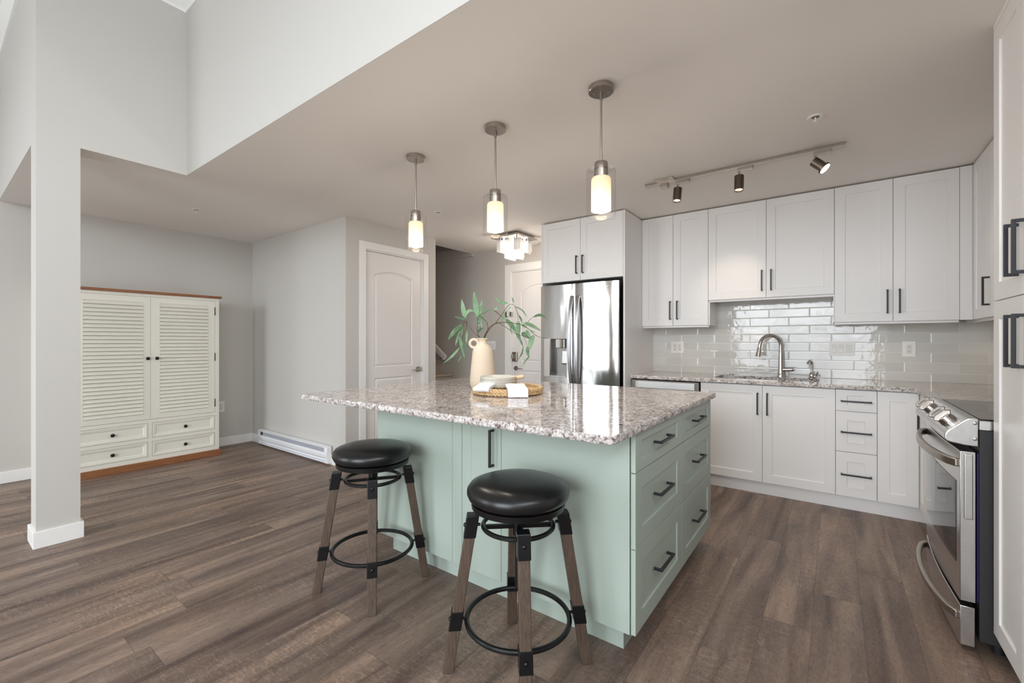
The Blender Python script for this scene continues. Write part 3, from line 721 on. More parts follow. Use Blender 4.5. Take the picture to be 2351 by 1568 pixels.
# ------------------------------------------------------------------ stone worktops
def smooth_corner(poly, idx, r, n=6):
    out = []
    for i, p in enumerate(poly):
        if i not in idx: out.append(p); continue
        p = Vector(p); a = (Vector(poly[i - 1]) - p).normalized(); b = (Vector(poly[(i + 1) % len(poly)]) - p).normalized()
        s, e = p + a * r, p + b * r
        for k in range(n + 1):
            f = k / n; out.append(tuple((s * (1 - f) + p * f) * (1 - f) + (p * (1 - f) + e * f) * f))
    return out
def slab(name, poly, z0, z1, rough_edges, amp, hole=None, parent=None, step=.009):
    """stone slab; edges listed in rough_edges (by start index of the resampled polygon's source) get a hand-chiselled face"""
    mb = MB(); bm = mb.bm; pts = []; rg = []
    n = len(poly)
    for i in range(n):
        a, b = Vector(poly[i]), Vector(poly[(i + 1) % n]); k = max(1, int((b - a).length / step)) if i in rough_edges else 1
        for j in range(k): pts.append(a + (b - a) * j / k); rg.append(i in rough_edges)
    m_ = len(pts); ctr = sum((Vector(p) for p in poly), Vector((0, 0))) / n
    nor = []
    for i in range(m_):
        t_ = (pts[(i + 1) % m_] - pts[i - 1]); t_.normalize(); nn = Vector((t_.y, -t_.x)); nor.append(nn)
    ar = sum(pts[i].x * pts[(i + 1) % m_].y - pts[(i + 1) % m_].x * pts[i].y for i in range(m_))
    if ar < 0: nor = [-q for q in nor]
    lev = [0, .12, .3, .5, .7, .88, 1]
    rings = []
    for li, f in enumerate(lev):
        z = z0 + (z1 - z0) * f; ps = []
        for p, nn, r_ in zip(pts, nor, rg):
            d = 0
            if r_:
                q = Vector((p.x * 42, p.y * 42, z * 60)); q2 = Vector((p.x * 120, p.y * 120, z * 140))
                d = amp * (noise.noise(q) * .9 + noise.noise(q2) * .5) - (amp * .5 if li in (0, 6) else 0) + (amp * .35 if 1 < li < 5 else 0)
            dz = (abs(noise.noise(Vector((p.x * 35, p.y * 35, 3.3)))) * .003 if (r_ and li == 0) else 0)
            ps.append((p.x + nn.x * d, p.y + nn.y * d, z + dz))
        rings.append(mb.ring(ps))
    for a, b in zip(rings, rings[1:]): mb.bridge(a, b, 1, False)
    if hole:
        for rr, z in ((rings[-1], z1), (rings[0], z0)):
            pass
        ht = mb.ring([(x, y, z1) for x, y in hole]); hb = mb.ring([(x, y, z0) for x, y in hole]); mb.bridge(ht, hb, 0)
        for rr, hh_ in ((rings[-1], ht), (rings[0], hb)):
            ed = [bm.edges.get((rr[i], rr[(i + 1) % m_])) for i in range(m_)] + [bm.edges.get((hh_[i], hh_[(i + 1) % len(hh_)])) for i in range(len(hh_))]
            bmesh.ops.triangle_fill(bm, edges=ed, use_beauty=True)
    else:
        mb.cap(rings[-1]); mb.cap(rings[0], True)
    return mb.build(name, [M['granite'], M['granite_edge']], parent)
SX0, SX1, SY0, SY1 = -.845, -.095, 4.085, 4.455
hole = smooth_corner([(SX0, SY0), (SX1, SY0), (SX1, SY1), (SX0, SY1)], (0, 1, 2, 3), .05)
poly = [(-1.5312, YB - .0005), (-1.5312, YC), (.415, YC), (.442, 3.92), (.442, 3.253), (XR - .0005, 3.253), (XR - .0005, YB - .0005)]
o = slab('worktop', poly, .883, .914, (1, 2, 3), .0022, hole)
tag(o, 'grey speckled granite worktop running along the back wall around the corner', 'countertop')
# sink basin
t = wthing('kitchen_sink', 'undermounted stainless sink below the tall chrome faucet', 'sink', ((SX0 + SX1) / 2, (SY0 + SY1) / 2, .69))
mb = MB()
r0 = smooth_corner([(SX0 - .006, SY0 - .006), (SX1 + .006, SY0 - .006), (SX1 + .006, SY1 + .006), (SX0 - .006, SY1 + .006)], (0, 1, 2, 3), .055)
r1 = offset_poly(r0, .012); r2 = offset_poly(r0, .03)
A = mb.ring([(x, y, .8805) for x, y in offset_poly(r0, -.015)]); B = mb.ring([(x, y, .8805) for x, y in r0]); Cc = mb.ring([(x, y, .71) for x, y in r1]); D = mb.ring([(x, y, .69) for x, y in r2])
mb.bridge(A, B); mb.bridge(B, Cc, 0, True); mb.bridge(Cc, D, 0, True); mb.cap(D)
o = mb.build('basin', M['steel'], t); md = o.modifiers.new('th', 'SOLIDIFY'); md.thickness = .0015; md.offset = 1
MB().lathe([(.04, .6905), (.04, .693), (.03, .693), (.028, .691), (.002, .691)], (-.47, 4.27, 0), 24).build('drain', M['chrome'], t)

# ------------------------------------------------------------------ faucet and dispenser
fx, fy = -.378, 4.51
t = wthing('kitchen_faucet', 'tall chrome gooseneck kitchen faucet behind the sink', 'faucet', (fx, fy, .914))
MB().lathe([(.031, .9142), (.031, .922), (.026, .935), (.021, .99), (.0185, 1.08), (.0165, 1.13)], (fx, fy, 0), 28).build('body', M['chrome'], t)
sd = Vector((-.80, -.60, 0)).normalized(); R_ = .093
arc = [Vector((fx, fy, 1.125)), Vector((fx, fy, 1.16))]
for k in range(15):
    a = PI * k / 14 * .97; arc.append(Vector((fx, fy, 1.186)) + sd * (R_ - R_ * math.cos(a)) + Vector((0, 0, R_ * math.sin(a))))
arc.append(arc[-1] + Vector((sd.x * .004, sd.y * .004, -.03)))
MB().tube(arc, [.0155] * 4 + [.0145] * (len(arc) - 4), 16).build('neck', M['chrome'], t)
e = arc[-1]
MB().cyl(e + Vector((0, 0, .005)), e + Vector((sd.x * .012, sd.y * .012, -.072)), .0155, .024, 24).build('spray_head', M['chrome'], t)
mb = MB().cyl((fx + .01, fy, .978), (fx + .085, fy, .982), .0165, .0175, 20); mb.cyl((fx + .082, fy, .982), (fx + .098, fy, .983), .020, .015, 20)
lv = sub(mb.build('handle_valve', M['chrome'], t)); MB().tube([(fx + .09, fy, .985), (fx + .10, fy - .02, .99), (fx + .105, fy - .06, .992)], [.006, .005, .004], 8).build('lever', M['chrome'], lv)
sx_, sy_ = -.152, 4.50
t = wthing('water_dispenser', 'small chrome drinking water tap right of the tall faucet', 'tap', (sx_, sy_, .914))
MB().lathe([(.026, .9142), (.026, .918), (.02, .923), (.021, .94), (.017, .955), (.0095, .965)], (sx_, sy_, 0), 22).build('base', M['chrome'], t)
MB().tube([(sx_, sy_, .96), (sx_, sy_, 1.03), (sx_ - .003, sy_ - .004, 1.052), (sx_ - .012, sy_ - .02, 1.062), (sx_ - .024, sy_ - .04, 1.05), (sx_ - .028, sy_ - .046, 1.035)], [.008, .008, .0085, .0085, .0085, .009], 12).build('spout', M['chrome'], t)
MB().tube([(sx_ + .015, sy_, .925), (sx_ + .03, sy_ - .004, .935), (sx_ + .042, sy_ - .01, .965)], [.008, .006, .005], 10).build('lever', M['chrome'], t)
o = MB().lathe([(.022, .9142), (.022, .919), (.014, .922), (.012, .925), (.002, .925)], (-.77, 4.50, 0), 22).build('sink_button', M['chrome'])
tag(o, 'small round chrome button on the worktop at the left end of the sink', 'button')

# ------------------------------------------------------------------ dishwasher
t = wthing('dishwasher', 'stainless dishwasher under the worktop between fridge and sink cabinet', 'dishwasher', (-1.235, 4.2, 0))
MB().box(-1.529, 3.985, .1, -.926, 4.55, .880).build('tub', M['dark'], t)
mb = MB().box(-1.525, 3.957, .11, -.934, 3.9845, .872)
o = sub(mb.build('door', M['steel'], t, bevel=.004)); MB().box(-1.49, 3.951, .80, -.965, 3.9568, .862).build('handle_strip', mat('satin_steel_strip', (.78, .78, .78, 1), .42, 1), o, bevel=.003)
MB().box(-1.529, 4.03, 0, -.926, 4.04, .0995).build('kick_plate', M['dark'], t)

# ================================================================== FRIDGE
FY = 3.745; fx0, fx1, fs = -2.40, -1.567, -1.9975
t = wthing('refrigerator', 'stainless french door refrigerator with water dispenser', 'refrigerator', (-1.98, 4.1, 0))
MB().box(fx0 + .006, 3.83, .02, fx1 - .006, 4.56, 1.765).build('body', M['sidedark'], t, bevel=.003)
def fdoor(x0, x1, z0, z1, hole=None):
    """gently bowed front; hole = (xa, za, xb, zb)"""
    mb = MB(); bm = mb.bm; nx = 24
    def bow(x):
        f = (x - x0) / (x1 - x0) * 2 - 1; e_ = .012 * (abs(f) ** 6)
        g = (x - fx0) / (fx1 - fx0) * 2 - 1
        return FY - .016 * (1 - g * g) + e_
    X = [x0 + (x1 - x0) * (.5 - .5 * math.cos(PI * k / nx)) for k in range(nx + 1)]
    Z = [z0, z1]
    if hole: X = sorted(set(X) | {hole[0], hole[2]}); Z = sorted({z0, z1, hole[1], hole[3]})
    g = [[bm.verts.new((x, bow(x), z)) for x in X] for z in Z]
    for j in range(len(Z) - 1):
        for i in range(len(X) - 1):
            if hole and hole[0] <= (X[i] + X[i + 1]) / 2 <= hole[2] and hole[1] <= (Z[j] + Z[j + 1]) / 2 <= hole[3]: continue
            f = bm.faces.new((g[j][i], g[j][i + 1], g[j + 1][i + 1], g[j + 1][i])); f.smooth = True
    yb_ = 3.815
    for (xa, xb) in ((x0, x0), (x1, x1)):
        i = 0 if xa == x0 else -1
        va = bm.verts.new((xa, yb_, z0)); vb = bm.verts.new((xa, yb_, z1)); col_v = [g[j][i] for j in range(len(Z))]
        bm.faces.new([va] + col_v + [vb])
    for j, z in ((0, z0), (-1, z1)):
        bm.faces.new([bm.verts.new((x0, yb_, z)), *[bm.verts.new(v.co) for v in g[j]], bm.verts.new((x1, yb_, z))])
    return mb
dz0 = .70
hx = (-2.275, .877, -2.088, 1.255)
dl = sub(fdoor(fx0, fs - .003, dz0, 1.78, hx).build('door', M['fridge'], t))
dr = sub(fdoor(fs + .003, fx1, dz0, 1.78).build('door', M['fridge'], t))
fz = sub(fdoor(fx0, fx1, .06, dz0 - .008).build('freezer_drawer', M['fridge'], t))
# dispenser
mb = MB(); yb0, yb1 = FY - .012, FY + .06
mb.box(hx[0], yb1, hx[1], hx[2], yb1 + .004, hx[3]).box(hx[0], yb0 + .004, hx[1], hx[0] + .004, yb1, hx[3]).box(hx[2] - .004, yb0 + .004, hx[1], hx[2], yb1, hx[3]).box(hx[0], yb0 + .004, hx[3] - .004, hx[2], yb1, hx[3])
dp = sub(mb.build('dispenser', mat('dispenser_recess', srgb(150, 148, 146), .25, .8), dl)); dp = dl
MB().box(hx[0] - .07, FY - .019, hx[1] - .002, hx[0] - .001, FY - .003, hx[3] + .002).build('control_panel', M['glassblack'] if False else M['chrome'], dl, bevel=.002)
MB().box(hx[0] + .002, FY - .022, hx[1], hx[2] - .002, yb1, hx[1] + .014).build('drip_tray', M['steel'], dl, bevel=.002)
mb = MB().box(-2.218, FY - .006, 1.16, -2.12, FY + .05, 1.25); mb.build('nozzle_block', M['chrome'], dl, bevel=.004)
mb = MB().prism([(FY + .052, 1.135), (FY + .03, 1.135), (FY + .022, 1.01), (FY + .03, 1.0), (FY + .052, 1.0)], -2.165, -2.094, 'YZ'); mb.build('paddle', M['steel'], dl, bevel=.003)
for x_, pr_, sgn in ((fs - .030, dl, -1), (fs + .038, dr, 1)):
    z0_, z1_ = .775, 1.665; pts = []
    for k in range(17):
        f = k / 16; pts.append((x_ + sgn * .004 * math.sin(PI * f), FY - .02 - .052 * math.sin(PI * f) ** .6, z0_ + (z1_ - z0_) * f))
    MB().bar(pts, .018, .033, (0, 1, 0)).build('handle', mat('handle_satin_steel', (.52, .52, .55, 1), .22, 1), pr_, bevel=.005, seg=3)
MB().cyl((-1.665, FY - .010, 1.733), (-1.665, FY + .0, 1.733), .0075, seg=24).build('logo_badge', M['plastic'], dr)
def text(name, s, size, loc, rot, m, parent=None, ext=.0004, label=None):
    cu = bpy.data.curves.new(name, 'FONT'); cu.body = s; cu.size = size; cu.extrude = ext; cu.align_x = 'CENTER'; cu.align_y = 'CENTER'
    o = bpy.data.objects.new(name, cu); COL.objects.link(o)
    dg = bpy.context.evaluated_depsgraph_get(); me = bpy.data.meshes.new_from_object(o.evaluated_get(dg)); bpy.data.objects.remove(o)
    me.materials.clear(); me.materials.append(m)
    ob_ = bpy.data.objects.new(name, me); COL.objects.link(ob_)
    if parent is not None: ob_.parent = parent; loc = Vector(loc) - Vector(parent['_org'])
    ob_.location = loc; ob_.rotation_euler = rot
    return ob_
text('logo_letters', 'LG', .018, (-1.64, FY - .0095, 1.733), (PI / 2, 0, 0), M['outlet_face'], dr)
mb = MB().box(fx1 - .05, 3.80, 1.7655, fx1 - .008, 3.86, 1.785).box(fx0 + .008, 3.80, 1.7655, fx0 + .05, 3.86, 1.785); mb.build('hinge_covers', M['sidedark'], t, bevel=.003)

# ================================================================== STOVE
SY0_, SY1_ = 2.462, 3.248; SXF = .404
t = wthing('range_stove', 'stainless slide-in range with black glass cooktop on the right', 'stove', (.75, 2.855, 0))
MB().box(.458, SY0_ + .002, .05, 1.085, SY1_ - .002, .878).build('body', M['sidedark'], t, bevel=.002)
for y_ in (2.52, 3.19):
    for x_ in (.52, 1.03): MB().cyl((x_, y_, 0), (x_, y_, .0498), .018, seg=12).build('foot', M['dark'], t)
def bowed(y0, y1, z0, z1, xf, xb, bow_=.014, n=16, zprof=None):
    """panel facing -x with a front that bows outward towards its middle"""
    mb = MB(); fr_ = []
    for k in range(n + 1):
        f = k / n; fr_.append((xf - bow_ * math.sin(PI * f), y0 + (y1 - y0) * f))
    poly_ = fr_ + [(xb, y1), (xb, y0)]
    mb.prism(poly_, z0, z1)
    for f in mb.bm.faces: f.smooth = True
    return mb
SSt = M['steel_h']
dr_ = sub(bowed(SY0_, SY1_, .196, .79, SXF, .448).build('oven_door', SSt, t, bevel=.002))
mb = MB(); fr_ = [];
for k in range(17):
    f = k / 16; y_ = SY0_ + .05 + (SY1_ - SY0_ - .10) * f; ff = (y_ - SY0_) / (SY1_ - SY0_); fr_.append((SXF - .014 * math.sin(PI * ff) - .0015, y_))
mb.prism(fr_ + [(SXF + .012, fr_[-1][1]), (SXF + .012, fr_[0][1])], .33, .66)
for f in mb.bm.faces: f.smooth = True
mb.build('oven_window', M['glassblack'], dr_)
MB().box(.4145, SY0_ - .0045, .522, .4405, SY0_ + .003, .781).build('side_emboss', SSt, dr_, bevel=.009, seg=4)
MB().box(.4515, SY0_ + .005, .2, .4575, SY1_ - .004, .785).build('door_gasket', M['blue'], dr_)
dw = sub(bowed(SY0_, SY1_, .021, .176, SXF, .446).build('storage_drawer', SSt, t, bevel=.002))
def bowhandle(z, parent, rise_=0, ya=SY0_ + .0, yb=SY1_ - .02, out=.062, hgt=.034, thick=.020):
    pts = []
    for k in range(21):
        f = k / 20; y_ = ya + (yb - ya) * f
        pts.append((SXF - .004 - out * math.sin(PI * f) ** .55, y_, z + rise_ * math.sin(PI * f)))
    return MB().bar(pts, thick, hgt, (1, 0, 0)).build('handle', M['nickel'], parent, bevel=.006, seg=3)
bowhandle(.742, dr_); bowhandle(.135, dw, hgt=.032)
# front control console
prof = [(.456, .9225), (.440, .9235), (.430, .9225), (.421, .918), (.412, .910), (.375, .874), (.366, .863), (.361, .851), (.3595, .840), (.361, .831), (.367, .8245), (.380, .820), (.42, .813), (.456, .812)]
cn = sub(MB().prism(prof, SY0_, SY1_, 'XZ').build('control_console', SSt, t, bevel=.004, seg=3))
nrm = Vector((-.693, 0, .72)); base_c = Vector((.392, 0, .888)); al = Vector((.72, 0, .693))
for yk in (2.60, 2.72, 2.99, 3.11):
    c_ = base_c + Vector((0, yk, 0)) + nrm * .001
    kb = sub(MB().cyl(c_, c_ + nrm * .022, .030, .027, 28).build('knob', M['chrome'], cn))
    mb = MB()
    mb.bar([c_ + nrm * .021 - al * .030, c_ + nrm * .03 - al * .02, c_ + nrm * .031 + al * .02, c_ + nrm * .021 + al * .030], .022, .020, nrm)
    mb.build('knob_grip', M['nickel'], kb, bevel=.004)
mb = MB(); a_ = base_c + nrm * .0005
for (ya, yb) in ((2.775, 2.935),):
    q = [a_ - al * .022, a_ + al * .022]
    mb.prism([(q[0].x, q[0].z), (q[1].x, q[1].z), ((q[1] + nrm * .0025).x, (q[1] + nrm * .0025).z), ((q[0] + nrm * .0025).x, (q[0] + nrm * .0025).z)], ya, yb, 'XZ')
mb.build('display', M['glassblack'], cn)
mb = MB()
for zz in (.904, .842): mb.lathe([(.007, .002), (.0065, -.001), (.004, -.0022), (.001, -.0025)], (.446, SY0_ - .0015, zz), 16, 'Y')
mb.build('screws', M['nickel'], cn)
MB().box(.4575, SY0_ + .001, .8785, 1.10, SY1_ - .001, .9155).build('cooktop_trim', SSt, t, bevel=.002)
ck = sub(MB().box(.462, SY0_ + .012, .9157, 1.09, SY1_ - .010, .9205).build('cooktop', M['glassblack'], t, bevel=.001))
mb = MB()
for (x_, y_, r_) in ((.62, 2.66, .10), (.62, 3.06, .085), (.90, 2.66, .085), (.90, 3.06, .105)):
    mb.lathe([(r_, .9206), (r_ + .0015, .9208), (r_ + .003, .9206)], (x_, y_, 0), 40, caps=False)
mb.build('burner_rings', mat('burner_mark', srgb(96, 92, 90), .2), ck)

# ================================================================== PANTRY
FP = Face('-x', .492)
t = cabinet('pantry_cabinet', 'tall white pantry cabinet with four doors at the right edge', FP, 1.79, 2.444, .108, 2.414, .6,
        [(2.119, 1.378, 2.444, 2.414, (2.163, 1.53, True), 'door', (.066, .066)), (1.79, 1.378, 2.119, 2.414, (2.083, 1.53, True), 'door', (.066, .066)),
         (2.119, .108, 2.444, 1.378, (2.163, 1.227, True), 'door', (.066, .066)), (1.79, .108, 2.119, 1.378, (2.083, 1.227, True), 'door', (.066, .066))], W)
MB().box(.492, 1.79, 2.414, 1.09, 2.444, ZC - .0005).build('top_filler', W, t); MB().box(.55, 1.795, 0, 1.09, 2.44, .1078).build('toe_kick', W, t)

# ================================================================== ISLAND
GX0, GX1, LY0, LY1 = -2.165, -.604, 1.605, 2.856; ZT = .8825; ZI = .108
Gm = M['green']
t = wthing('kitchen_island', 'sage green kitchen island with black bar handles', 'island', (-1.38, 2.23, 0))
mb = MB().box(GX0, LY0 + .02, ZI, GX1 - .0205, LY1, ZT)
mb.box(GX0, LY0, ZI, -1.4925, LY0 + .0195, ZT).box(-1.2435, LY0, ZI, GX1 - .018, LY0 + .0195, ZT); mb.box(GX1 - .0215, LY0, ZI, GX1 - .0170, LY1, ZT)
mb.build('cabinet_body', Gm, t)
MB().box(-1.5572, LY0 - .0008, ZI + .002, -1.5562, LY0 + .001, ZT - .002).build('panel_seam', mat('panel_joint', srgb(120, 138, 124), .6), t)
MB().box(-2.10, 1.668, 0, -.676, 2.80, ZI - .0005).build('toe_kick', Gm, t)
FI = Face('-y', LY0)
dm = sub(shaker(FI, -1.49, ZI, -1.246, ZT, .060, .019, .07, [(0, 0), (.0005, -.0015), (.001, -.0015)]).build('door', Gm, t, bevel=.001)); handle(FI, -1.29, .726, .175, True, dm)
FS = Face('+x', GX1)
for (a, b, hyc) in ((LY0 + .001, 2.232, 1.903), (2.232, LY1, 2.512)):
    for (z0, z1, hz, fz_) in ((.724, .8805, .808, .038), (.434, .724, .593, .066), (ZI, .434, .281, .068)):
        dd_ = sub(shaker(FS, a + G, z0 + G, b - G, z1 - G, .072, .0175, fz_).build('drawer', Gm, t, bevel=.0012))
        handle(FS, hyc, hz, .180, False, dd_, out=.036)
poly = smooth_corner([(-2.559, 2.883), (-2.559, 1.342), (-.582, 1.342), (-.582, 2.883)], (1, 2), .035, 5)
o = slab('island_worktop', poly, .884, .914, tuple(range(0, 13)), .0045)
tag(o, 'large polished granite slab with chiselled edge on top of the green island', 'countertop')

# ================================================================== STOOLS
LEGR, LEGZ = (.262, 0), (.170, .575)
def make_stool(label, loc, ang):
    t = thing('bar_stool', label, 'stool', loc, ang, None); t['_org'] = [0, 0, 0]
    prof = [(.001, .628), (.14, .628), (.172, .632), (.186, .642), (.193, .658), (.192, .674), (.180, .690), (.150, .701), (.10, .706), (.05, .7075), (.001, .708)]
    MB().lathe(prof, seg=56).build('seat', M['leather'], t)
    MB().lathe([(.001, .604), (.165, .604), (.175, .608), (.178, .63), (.001, .63)], seg=48).build('seat_base', M['blackmetal'], t)
    MB().cyl((0, 0, .50), (0, 0, .604), .021, seg=20).cyl((0, 0, .30), (0, 0, .50), .012, seg=12).build('post', M['blackmetal'], t)
    cr_ = [(.132 * math.cos(2 * PI * k / 40), .132 * math.sin(2 * PI * k / 40), .535) for k in range(40)]
    MB().tube(cr_, .0085, 10, True).build('upper_ring', M['blackmetal'], t)
    for a in (0, PI / 2):
        c, s = math.cos(a), math.sin(a)
        MB().bar([(-.13 * c, -.13 * s, .530), (.13 * c, .13 * s, .530)], .014, .014, (0, 0, 1)).build('crossbar', M['blackmetal'], t)
    cr_ = [(.193 * math.cos(2 * PI * k / 48), .193 * math.sin(2 * PI * k / 48), .186) for k in range(48)]
    MB().tube(cr_, .0095, 10, True).build('foot_ring', M['blackmetal'], t)
    for k in range(4):
        a = k * PI / 2; d = Vector((math.cos(a), math.sin(a), 0)); q = Vector((-d.y, d.x, 0))
        at_ = lambda z: d * (LEGR[0] + (LEGZ[0] - LEGR[0]) * z / LEGZ[1]) + Vector((0, 0, z))
        def seg_(z0, z1, w_, out=0):
            mb = MB(); A = []; B = []
            for (z, Lr) in ((z0, A), (z1, B)):
                c = at_(z)
                for sx, sy in ((-1, -1), (1, -1), (1, 1), (-1, 1)): Lr.append(c + d * (sx * w_ / 2 + out) + q * sy * w_ / 2)
            a_, b_ = mb.ring(A), mb.ring(B); mb.bridge(a_, b_); mb.cap(a_, True); mb.cap(b_); return mb
        lg = seg_(0, .572, .040).build('leg', M['stoolwood'], t, bevel=.003); lg['_org'] = [0, 0, 0]
        seg_(.497, .580, .046).build('leg_cap', M['blackmetal'], lg, bevel=.003)
        seg_(.158, .226, .046).build('leg_bracket', M['blackmetal'], lg, bevel=.002)
        for z in (.54, .192):
            c = at_(z); mb = MB()
            mb.cyl(c + d * .0225, c + d * .0265, .0085, .0075, 14); mb.cyl(c + d * .0265, c + d * .0295, .0075, .003, 14); mb.cyl(c - d * .0225, c - d * .034, .0055, .0055, 10); mb.build('bolt', M['blackmetal'], lg)
    return t
make_stool('black round-topped stool nearest the camera, before the island corner', (-.962, 1.345, 0), math.radians(-48.5))
make_stool('black round-topped stool at the left end of the island, farther away', (-1.882, 1.367, 0), math.radians(-36.8))

# ================================================================== LAMPS
def point(name, loc, e, col, r, parent=None):
    ld = bpy.data.lights.new(name, 'POINT'); ld.energy = e; ld.color = col; ld.shadow_soft_size = r
    o = bpy.data.objects.new(name, ld); COL.objects.link(o)
    if parent is not None: o.parent = parent; loc = Vector(loc) - Vector(parent['_org'])
    o.location = loc; return o
for (px_, scr, lab) in ((-.894, 20, 'brushed nickel pendant lamp nearest the camera, highest in view'), (-1.538, 115, 'brushed nickel pendant lamp in the middle of the row of three'), (-2.202, 70, 'brushed nickel pendant lamp farthest left in the row of three')):
    py_ = 1.93
    t = wthing('pendant_lamp', lab, 'pendant lamp', (px_, py_, ZC))
    cp = sub(MB().lathe([(.001, ZC - .024), (.058, ZC - .024), (.060, ZC - .022), (.060, ZC - .0005), (.001, ZC - .0005)], (px_, py_, 0), 36).build('canopy', M['nickel'], t))
    mb = MB()
    for s in (0, PI):
        a = math.radians(scr) + s; x_, y_ = px_ + .034 * math.cos(a), py_ + .034 * math.sin(a); mb.lathe([(.001, ZC - .032), (.0035, ZC - .031), (.004, ZC - .024)], (x_, y_, 0), 10)
    mb.build('canopy_screws', M['nickel'], cp)
    MB().cyl((px_, py_, 2.075), (px_, py_, ZC - .024), .0052, seg=12).cyl((px_, py_, ZC - .06), (px_, py_, ZC - .024), .0078, seg=12).build('rod', M['nickel'], t)
    MB().lathe([(.006, 2.078), (.030, 2.078), (.032, 2.075), (.032, 2.046), (.029, 2.0455), (.029, 2.04), (.033, 2.04), (.033, 2.005), (.001, 2.005)], (px_, py_, 0), 32, caps=False).build('socket_cap', M['nickel'], t)
    # clear outer glass: open cylinder with wall thickness and a closed shoulder
    R0, R1 = .0685, .0655
    MB().lathe([(.033, 2.044), (R0 - .010, 2.044), (R0 - .003, 2.042), (R0, 2.036), (R0, 1.822)], (px_, py_, 0), 48, caps=False).build('glass_cylinder', M['glass'], t, label='clear outer glass cylinder')
    MB().lathe([(.030, 2.008), (.040, 2.006), (.0455, 1.998), (.0465, 1.99), (.0465, 1.848), (.0445, 1.848), (.0445, 1.99), (.040, 2.003), (.030, 2.005)], (px_, py_, 0), 40, caps=False).build('opal_shade', M['opal'], t, label='frosted inner glass shade')
    MB().lathe([(.001, 1.834), (.014, 1.837), (.025, 1.848), (.029, 1.865), (.025, 1.885), (.015, 1.905), (.013, 1.93), (.001, 1.93)], (px_, py_, 0), 24).build('bulb', M['bulb'], t)
    point('pendant_light', (px_, py_, 1.812), 6.2, (1, .90, .79), .03, t)

# entry ceiling light with acrylic tiers
ex_, ey_ = -2.95, 4.05
t = wthing('ceiling_light', 'square ceiling light with tiers of glowing white panels by the entry door', 'ceiling light', (ex_, ey_, ZC))
MB().box(ex_ - .16, ey_ - .16, 2.408, ex_ + .16, ey_ + .16, ZC - .0005).build('canopy', M['paneltile'], t, bevel=.002)
MB().box(ex_ - .19, ey_ - .19, 2.395, ex_ + .19, ey_ + .19, 2.4075).build('mirror_plate', M['paneltile'], t, bevel=.001)
for (off_, hw, zb) in ((.115, .165, 2.25), (.055, .10, 2.18)):
    for s in (-1, 1):
        MB().box(ex_ - hw, ey_ + s * off_ - .002, zb, ex_ + hw, ey_ + s * off_ + .002, 2.375).build('panel', M['acrylic'], t)
        MB().box(ex_ + s * off_ - .002, ey_ - hw, zb - .012, ex_ + s * off_ + .002, ey_ + hw, 2.375).build('panel', M['acrylic'], t)
mb = MB()
for sx in (-1, 1):
    for sy in (-1, 1): mb.cyl((ex_ + sx * .115, ey_ + sy * .115, 2.36), (ex_ + sx * .115, ey_ + sy * .115, 2.396), .007, seg=10)
mb.build('studs', M['chrome'], t)
for sx in (-1, 1):
    for sy in (-1, 1):
        MB().lathe([(.001, 2.29), (.012, 2.295), (.014, 2.315), (.012, 2.345), (.008, 2.395), (.001, 2.395)], (ex_ + sx * .085, ey_ + sy * .085, 0), 14).build('bulb', M['diode'], t)
point('entry_light', (ex_, ey_, 2.27), 12, (1, .90, .80), .06, t)
point('entry_light', (ex_, ey_, 2.11), 7, (1, .88, .76), .09, t)

